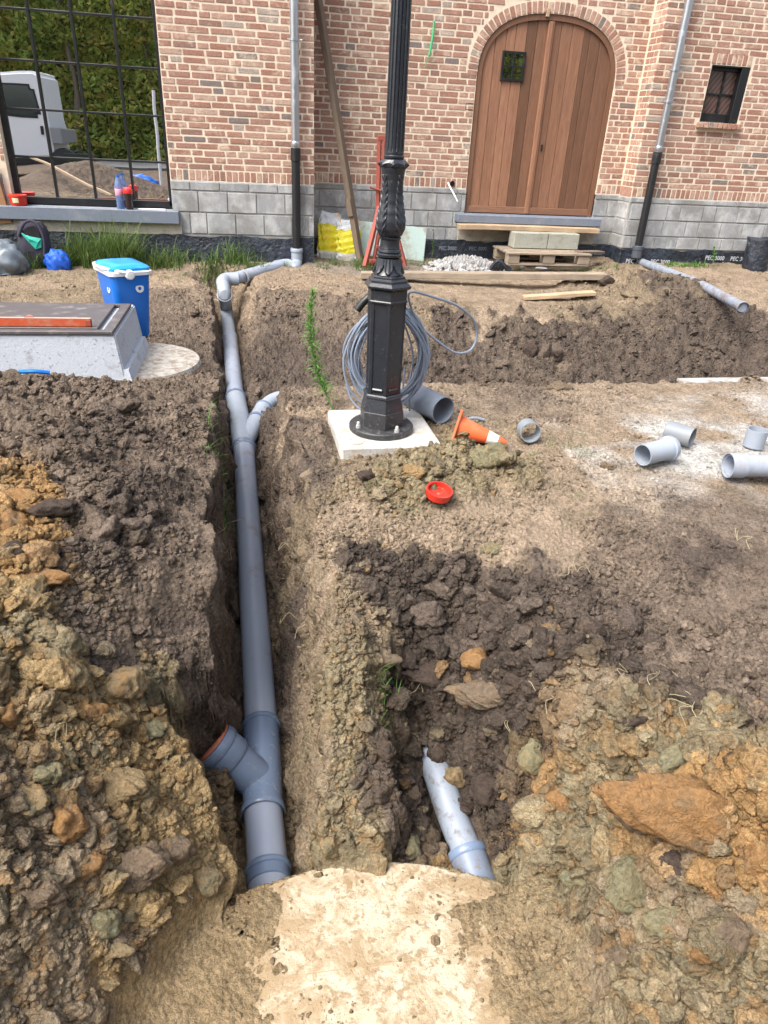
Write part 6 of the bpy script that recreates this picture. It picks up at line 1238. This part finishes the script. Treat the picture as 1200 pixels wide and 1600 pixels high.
CL = [  # px, py, size px (wide, high), kind, label
 (185,1225,95,85,'Y','big flat yellow clay slab clod high on the left heap, with cracks'),(45,1265,75,60,'Y','flat smooth yellowish clod at the left edge above the ochre chunk'),(130,1360,70,62,'O','rounded ochre orange clod at the middle of the left heap'),(208,1370,105,85,'B','large round brown clod right of the ochre one on the left heap'),(60,1405,100,70,'B','wide grey brown wedge clod at the left edge, lower left heap'),(165,1440,60,90,'G','tall upright greenish clod standing on the lower left heap'),(75,1215,60,55,'G','dull green clod above the flat smooth one on the left heap'),(105,1285,62,80,'O','ochre and green clod between two flat yellow ones on the left heap'),(270,1335,70,60,'B','brown clod at the right side of the left heap near the trench'),(180,1075,85,65,'Y','yellow clay slab clod at the top right of the left heap'),(140,1115,55,40,'O','flat ochre clod just below the yellow slab on the left heap'),(15,1120,50,60,'O','ochre clod cut by the left edge of the photo'),(40,785,60,38,'O','upper of the bright ochre clods at the left edge beside dark soil'),(20,865,60,50,'D','dark purple brown clod at the left edge between ochre clods'),(55,905,90,45,'O','wide ochre clod under the dark clod at the left edge'),(15,820,50,70,'O','bright ochre clod at the very left edge'),(86,880,32,28,'O','small round ochre clod on dark soil left'),(85,790,60,45,'D','dark clod beside the bright ochre clods'),
 (175,1500,60,32,'Y','low yellow clod lying at the bottom of the left heap'),(165,1535,50,30,'Y','small pale clod near the bottom left'),(330,1385,48,55,'Y','yellowish clod at the trench corner beside the tank cover'),(230,1140,60,40,'G','greenish clod at the right rim of the left heap'),
 (740,1037,52,48,'O','pair-like ochre clod lying on dark soil in the second trench head'),(680,1065,90,55,'D','large dark flat clod in the head of the second trench'),(770,1090,100,60,'B','broad brown clod right of the second trench'),(708,1210,46,62,'Y','yellow clod sitting on the half buried pipe'),(715,1280,36,36,'D','small reddish dark clod resting on the half buried pipe'),(640,1322,55,45,'G','greenish yellow clod against the tank cover edge between the pipes'),(515,1335,38,40,'Y','yellow crumbly clod at the foot of the ridge'),(760,1230,60,60,'D','crumbly dark clod right of the half buried pipe'),(830,1190,60,75,'G','large greenish clod hanging over the second trench'),(595,1045,60,32,'B','flat brown clod on the right rim of the ridge'),(930,985,36,36,'D','single dark round clod on the right bank'),(810,1075,50,30,'D','low dark clod between ridge and right bank'),(650,1165,32,40,'D','dark clod deep in the second trench behind the pipe'),(684,1192,44,40,'D','dark clod lying on the buried tip of the half buried pipe'),(640,1245,30,30,'B','small brown clod deep in the second trench'),
 (1090,1285,230,110,'O','huge orange clay block on the right heap'),(1010,1270,110,110,'B','big grey brown clay block left of the huge orange one'),(1060,1190,90,50,'G','green tinted clod at the top of the right heap'),(1140,1390,105,70,'O','orange wedge clod below the huge orange block'),(1060,1440,75,55,'G','green centred clod on the lower right heap'),(1050,1350,60,60,'D','dark clod with green face under the huge orange block'),(990,1385,105,75,'G','broad greenish clod in the middle of the right heap'),(1130,1470,80,60,'B','brown clod at the lower right edge of the heap'),(905,1390,80,50,'G','pale green grey clod above the tank cover on the right'),(1180,1350,55,60,'O','orange clod cut by the right edge'),(1045,1130,40,30,'O','small orange clod at the top of the right heap'),(1000,1125,70,34,'D','dark flat clod beside the small orange one on the right crest'),(1150,1190,60,35,'D','dark flat clod behind the huge orange block'),(880,1250,60,60,'O','ochre clod on the inner slope of the right heap'),(1100,1500,70,45,'O','orange brown clod low on the right heap'),(900,1210,70,50,'G','greenish clod on the inner rim of the right heap'),(1180,1440,50,50,'B','brown clod at the right edge below the orange ones'),(975,1500,60,40,'B','flat brown clod low in the middle of the right heap'),
 (760,712,58,48,'G','round clay clod by the tip of the traffic cone'),(575,705,40,25,'Y','small yellowish clod in front of the lamp footing'),(580,745,40,25,'D','elongated grey brown clod in front of the lamp footing'),(770,860,50,28,'G','greenish lump on trodden earth below the red cap'),(875,605,50,22,'B','flat brown clod on the near lip of the cross trench'),(830,548,26,40,'D','first of three upright clods on the cross trench bank, from left'),(852,551,20,38,'M','middle one of three upright clods on the cross trench bank'),(868,553,24,34,'M','right one of three upright clods on the cross trench bank'),(946,440,28,22,'D','dark clod at the right end of the long grey plank'),(950,730,22,16,'B','single small stone-like clod on the trodden earth'),(460,832,26,20,'B','small pale round clod on the right rim of the pipe trench')]
for i, (px, py, w_, h_, kd, lb_) in enumerate(CL):
    q = on(px, py+h_*.18); zc = (q-Vector((0, 0, HC))).dot(fw); sx = w_/FPX*zc/2; sz = h_/FPX*zc/2
    sub = 5 if w_ > 90 else 4
    me = clod_mesh('clod', sub, 700+i*3, .85, 1.0, CM[kd]); o_ = bpy.data.objects.new('clay_clod' if kd in 'OYG' else 'earth_clod', me); col.objects.link(o_)
    o_.scale = (sx*.98, min(sx, sz)*1.0, sz*.85); o_.rotation_euler = (R.uniform(-.25, .25), R.uniform(-.2, .2), R.uniform(-.4, .4)) if w_ < 200 else (.15, .28, -.35); o_.location = q+Vector((0, sx*.15, sz*.12)); tag(o_, lb_, 'clod', 'large clods of clay and earth')

# ================================================================== BEHIND THE VIEWER (seen mirrored in the window panes)
def mir(px, py, Yv): p = aty(px, py, Yv); return Vector((p.x, 2*GY_-p.y, p.z))
hd = empty('hedge', (0, -15, 0), 'tall unclipped green hedge with yellowing leaves, seen mirrored in the window', 'hedge')
rh = np.random.default_rng(31); n_ = 95000
X = rh.uniform(-17, 17, n_); Z = rh.uniform(.0, 1, n_)**.9*8.6; base_y = -14.0+1.0*fbm(X*.5, Z*.6, 3, 8)*1.6+.6*fbm(X*1.6, Z*1.6, 3, 18)-.08*Z; Yh = base_y-rh.exponential(.28, n_)
c = np.stack([X, Yh, Z], -1); u = rh.normal(size=(n_, 3)); u /= np.linalg.norm(u, axis=1)[:, None]; w3 = np.cross(u, rh.normal(size=(n_, 3))); w3 /= np.linalg.norm(w3, axis=1)[:, None]; s_ = rh.uniform(.07, .14, n_)[:, None]
vv = np.stack([c-u*s_, c+w3*s_*.5, c+u*s_, c-w3*s_*.5], 1).reshape(-1, 3); ff = np.arange(n_*4).reshape(-1, 4)
me = bpy.data.meshes.new('foliage'); me.from_pydata(vv.tolist(), [], ff.tolist()); fo = link('foliage', me, None, hd)
b = NB('hedge_leaf'); ri = b.t.nodes.new('ShaderNodeNewGeometry').outputs['Random Per Island']; big = b.noise(b.geo(), .9, 4, .6); t_ = b.math('ADD', b.math('MULTIPLY', ri, .5), b.math('MULTIPLY', big, .75))
me.materials.append(b.set(b.ramp(t_, [(.25, (.12, .20, .04)), (.5, (.22, .31, .06)), (.68, (.38, .42, .10)), (.82, (.55, .48, .12)), (.98, (.58, .36, .12))]), .5)); tag(fo, kind='stuff'); b.b.inputs['Specular IOR Level'].default_value = .3
trn = b.n('ShaderNodeBsdfTranslucent'); trn.inputs[0].default_value = (.32, .38, .06, 1); mxh = b.n('ShaderNodeMixShader'); mxh.inputs[0].default_value = .4; b.L(b.b.outputs[0], mxh.inputs[1]); b.L(trn.outputs[0], mxh.inputs[2]); b.L(mxh.outputs[0], b.o.inputs[0])
nx_, nz_ = 60, 16; vs = [(-17+34*i/nx_, -15.4-.08*j+.3*float(fbm(np.array([i*.3]), np.array([j*.4]), 2, 3)[0]), -.1+8.5*j/nz_) for j in range(nz_+1) for i in range(nx_+1)]; vs += [(x, y-.4, z_) for x, y, z_ in vs]; n0 = (nx_+1)*(nz_+1)
fs = [(j*(nx_+1)+i, j*(nx_+1)+i+1, (j+1)*(nx_+1)+i+1, (j+1)*(nx_+1)+i) for j in range(nz_) for i in range(nx_)]; fs += [tuple(n0+q for q in f[::-1]) for f in fs]
link('dark_backing', MB().add(vs, fs, True).mesh(), plain('hedge_depth_shade', (.07, .09, .03), .9, 0, .4, 3), hd)  # dark sheet behind the leaves, painted as the shade deep in the hedge
for k_ in range(7): x = -9+k_*2.7; link('trunk', MB().tube([(x, -14.2, -.1), (x+.1, -14.3, 2), (x-.1, -14.5, 5), (x+.1, -14.7, 8)], [.13, .11, .08, .04], 10).mesh(), M_TIMBER, hd)
tag(link('road', MB().box((0, -11.3, .02), (60, 3.4, .06)).mesh(), plain('asphalt', (.12, .12, .12), .9, 0, .15, 20)), kind='structure')
van = empty('flatbed_van', (-6.3, -4.9, 0), 'white flatbed van cab seen mirrored in the left window panes', 'van')
M_VW = plain('van_white', (.86, .87, .88), .3, 0, .03, 5); cyb = -4.35
prof_ = [(-4.97, .45), (-4.97, 1.55), (-5.03, 2.30), (-5.15, 2.36), (-6.5, 2.30), (-7.0, 2.15), (-7.5, 1.35), (-8.15, 1.1), (-8.25, .45)]
bm = bmesh.new(); f = bm.faces.new([bm.verts.new((x, cyb, z_)) for x, z_ in prof_]); r_ = bmesh.ops.extrude_face_region(bm, geom=[f]); bmesh.ops.translate(bm, vec=(0, -1.9, 0), verts=[e for e in r_['geom'] if isinstance(e, bmesh.types.BMVert)]); bmesh.ops.recalc_face_normals(bm, faces=bm.faces); bmesh.ops.bevel(bm, geom=bm.edges[:], offset=.06, segments=3, affect='EDGES'); me = bpy.data.meshes.new('cab'); bm.to_mesh(me); bm.free(); cab = link('cab', me, M_VW, van, smooth=False)
def panel(pts, y, th, name, mat, par):
    bm = bmesh.new(); f = bm.faces.new([bm.verts.new((x, y, z_)) for x, z_ in pts]); r_ = bmesh.ops.extrude_face_region(bm, geom=[f]); bmesh.ops.translate(bm, vec=(0, -th, 0), verts=[e for e in r_['geom'] if isinstance(e, bmesh.types.BMVert)]); bmesh.ops.recalc_face_normals(bm, faces=bm.faces); bmesh.ops.bevel(bm, geom=[e for e in bm.edges if abs(e.verts[0].co.y-e.verts[1].co.y) > th*.5], offset=.09, segments=5, affect='EDGES'); me = bpy.data.meshes.new(name); bm.to_mesh(me); bm.free(); return link(name, me, mat, par)
panel([(-5.12, 1.36), (-5.18, 2.10), (-6.2, 2.10), (-6.75, 1.40)], cyb+.012, .02, 'window_seal', M_BLACKPL, van); panel([(-5.17, 1.41), (-5.22, 2.06), (-6.17, 2.06), (-6.66, 1.45)], cyb+.018, .02, 'window', glass_mirror('van_glass', (.03, .05, .045), .35), van)
link('door_handle', MB().box((-5.16, cyb+.015, 1.10), (.07, .03, .20), None, .012).mesh(), M_BLACKPL, van); link('side_skirt', MB().box((-6.4, cyb-.1, .38), (2.7, .2, .16), None, .02).mesh(), M_BLACKPL, van)
link('flatbed', MB().box((-4.84, cyb-.9, 1.0), (.24, 1.9, .36), None, .01).mesh(), plain('bed_grey', (.28, .29, .30), .5), van); link('chassis', MB().box((-4.9, cyb-.95, .55), (.8, .9, .15), None, .01).mesh(), M_BLACKPL, van)
for x in (-7.35, -4.75):
    wq = Matrix.Rotation(pi/2, 3, 'X'); link('wheel', MB().lathe([(.0, .0), (.2, .0), (.33, .02), (.35, .05), (.35, .18), (.33, .21), (.0, .21)], (x, cyb-.02, .36), 32, wq).mesh(), M_BLACKPL, van)
wbp = mir(130, 285, 20.3); wbr = empty('wheelbarrow', (wbp.x, wbp.y, 0), 'dark green wheelbarrow seen mirrored low in the window', 'wheelbarrow')
X0, Y0 = wbp.x, wbp.y
link('tray', MB().add([(X0-.38, Y0-.25, .62), (X0+.38, Y0-.25, .62), (X0+.38, Y0+.25, .62), (X0-.38, Y0+.25, .62), (X0-.2, Y0-.15, .30), (X0+.22, Y0-.15, .30), (X0+.22, Y0+.15, .30), (X0-.2, Y0+.15, .30)], [(4, 5, 6, 7), (0, 1, 5, 4), (1, 2, 6, 5), (2, 3, 7, 6), (3, 0, 4, 7)]).mesh(), plain('barrow_green', (.03, .05, .04), .5), wbr)
link('wheel', MB().lathe([(.0, -.03), (.15, -.03), (.18, 0), (.15, .03), (.0, .03)], (X0-.15, Y0+.05, .19), 20, wq).mesh(), plain('barrow_wheel', (.35, .3, .22), .7), wbr); link('leg', MB().tube([(X0+.15, Y0+.15, .3), (X0+.3, Y0+.15, .02), (X0+.05, Y0+.15, .02)], .015, 8).mesh(), M_BLACKPL, wbr); link('handle', MB().tube([(X0+.1, Y0+.2, .4), (X0+.7, Y0+.22, .55)], .015, 8).mesh(), M_BLACKPL, wbr)
tp = mir(218, 290, 18.5); o_ = bpy.data.objects.new('blue_tarp', cloth('blue_tarp', (0, 0, 0), (.42, .25, .20), 21, plain('tarp_blue', (.01, .14, .60), .4))); col.objects.link(o_); o_.location = (tp.x, tp.y, .12); tag(o_, 'crumpled blue tarp seen mirrored low in the right window panes', 'tarp')
a, b_ = mir(48, 246, 18.0), mir(176, 306, 15.6); top('long_batten', MB().beam(a, b_, .05, .04).mesh(), M_PLANKN, 'long pale batten lying down the heap, mirrored in the window', 'batten')
q = mir(252, 290, 20); top('white_pole', MB().tube([(q.x, q.y, 0), (q.x, q.y, 2.1)], .035, 12).mesh(), M_WHITEP, 'thin white pole mirrored at the right edge of the left window', 'pole')
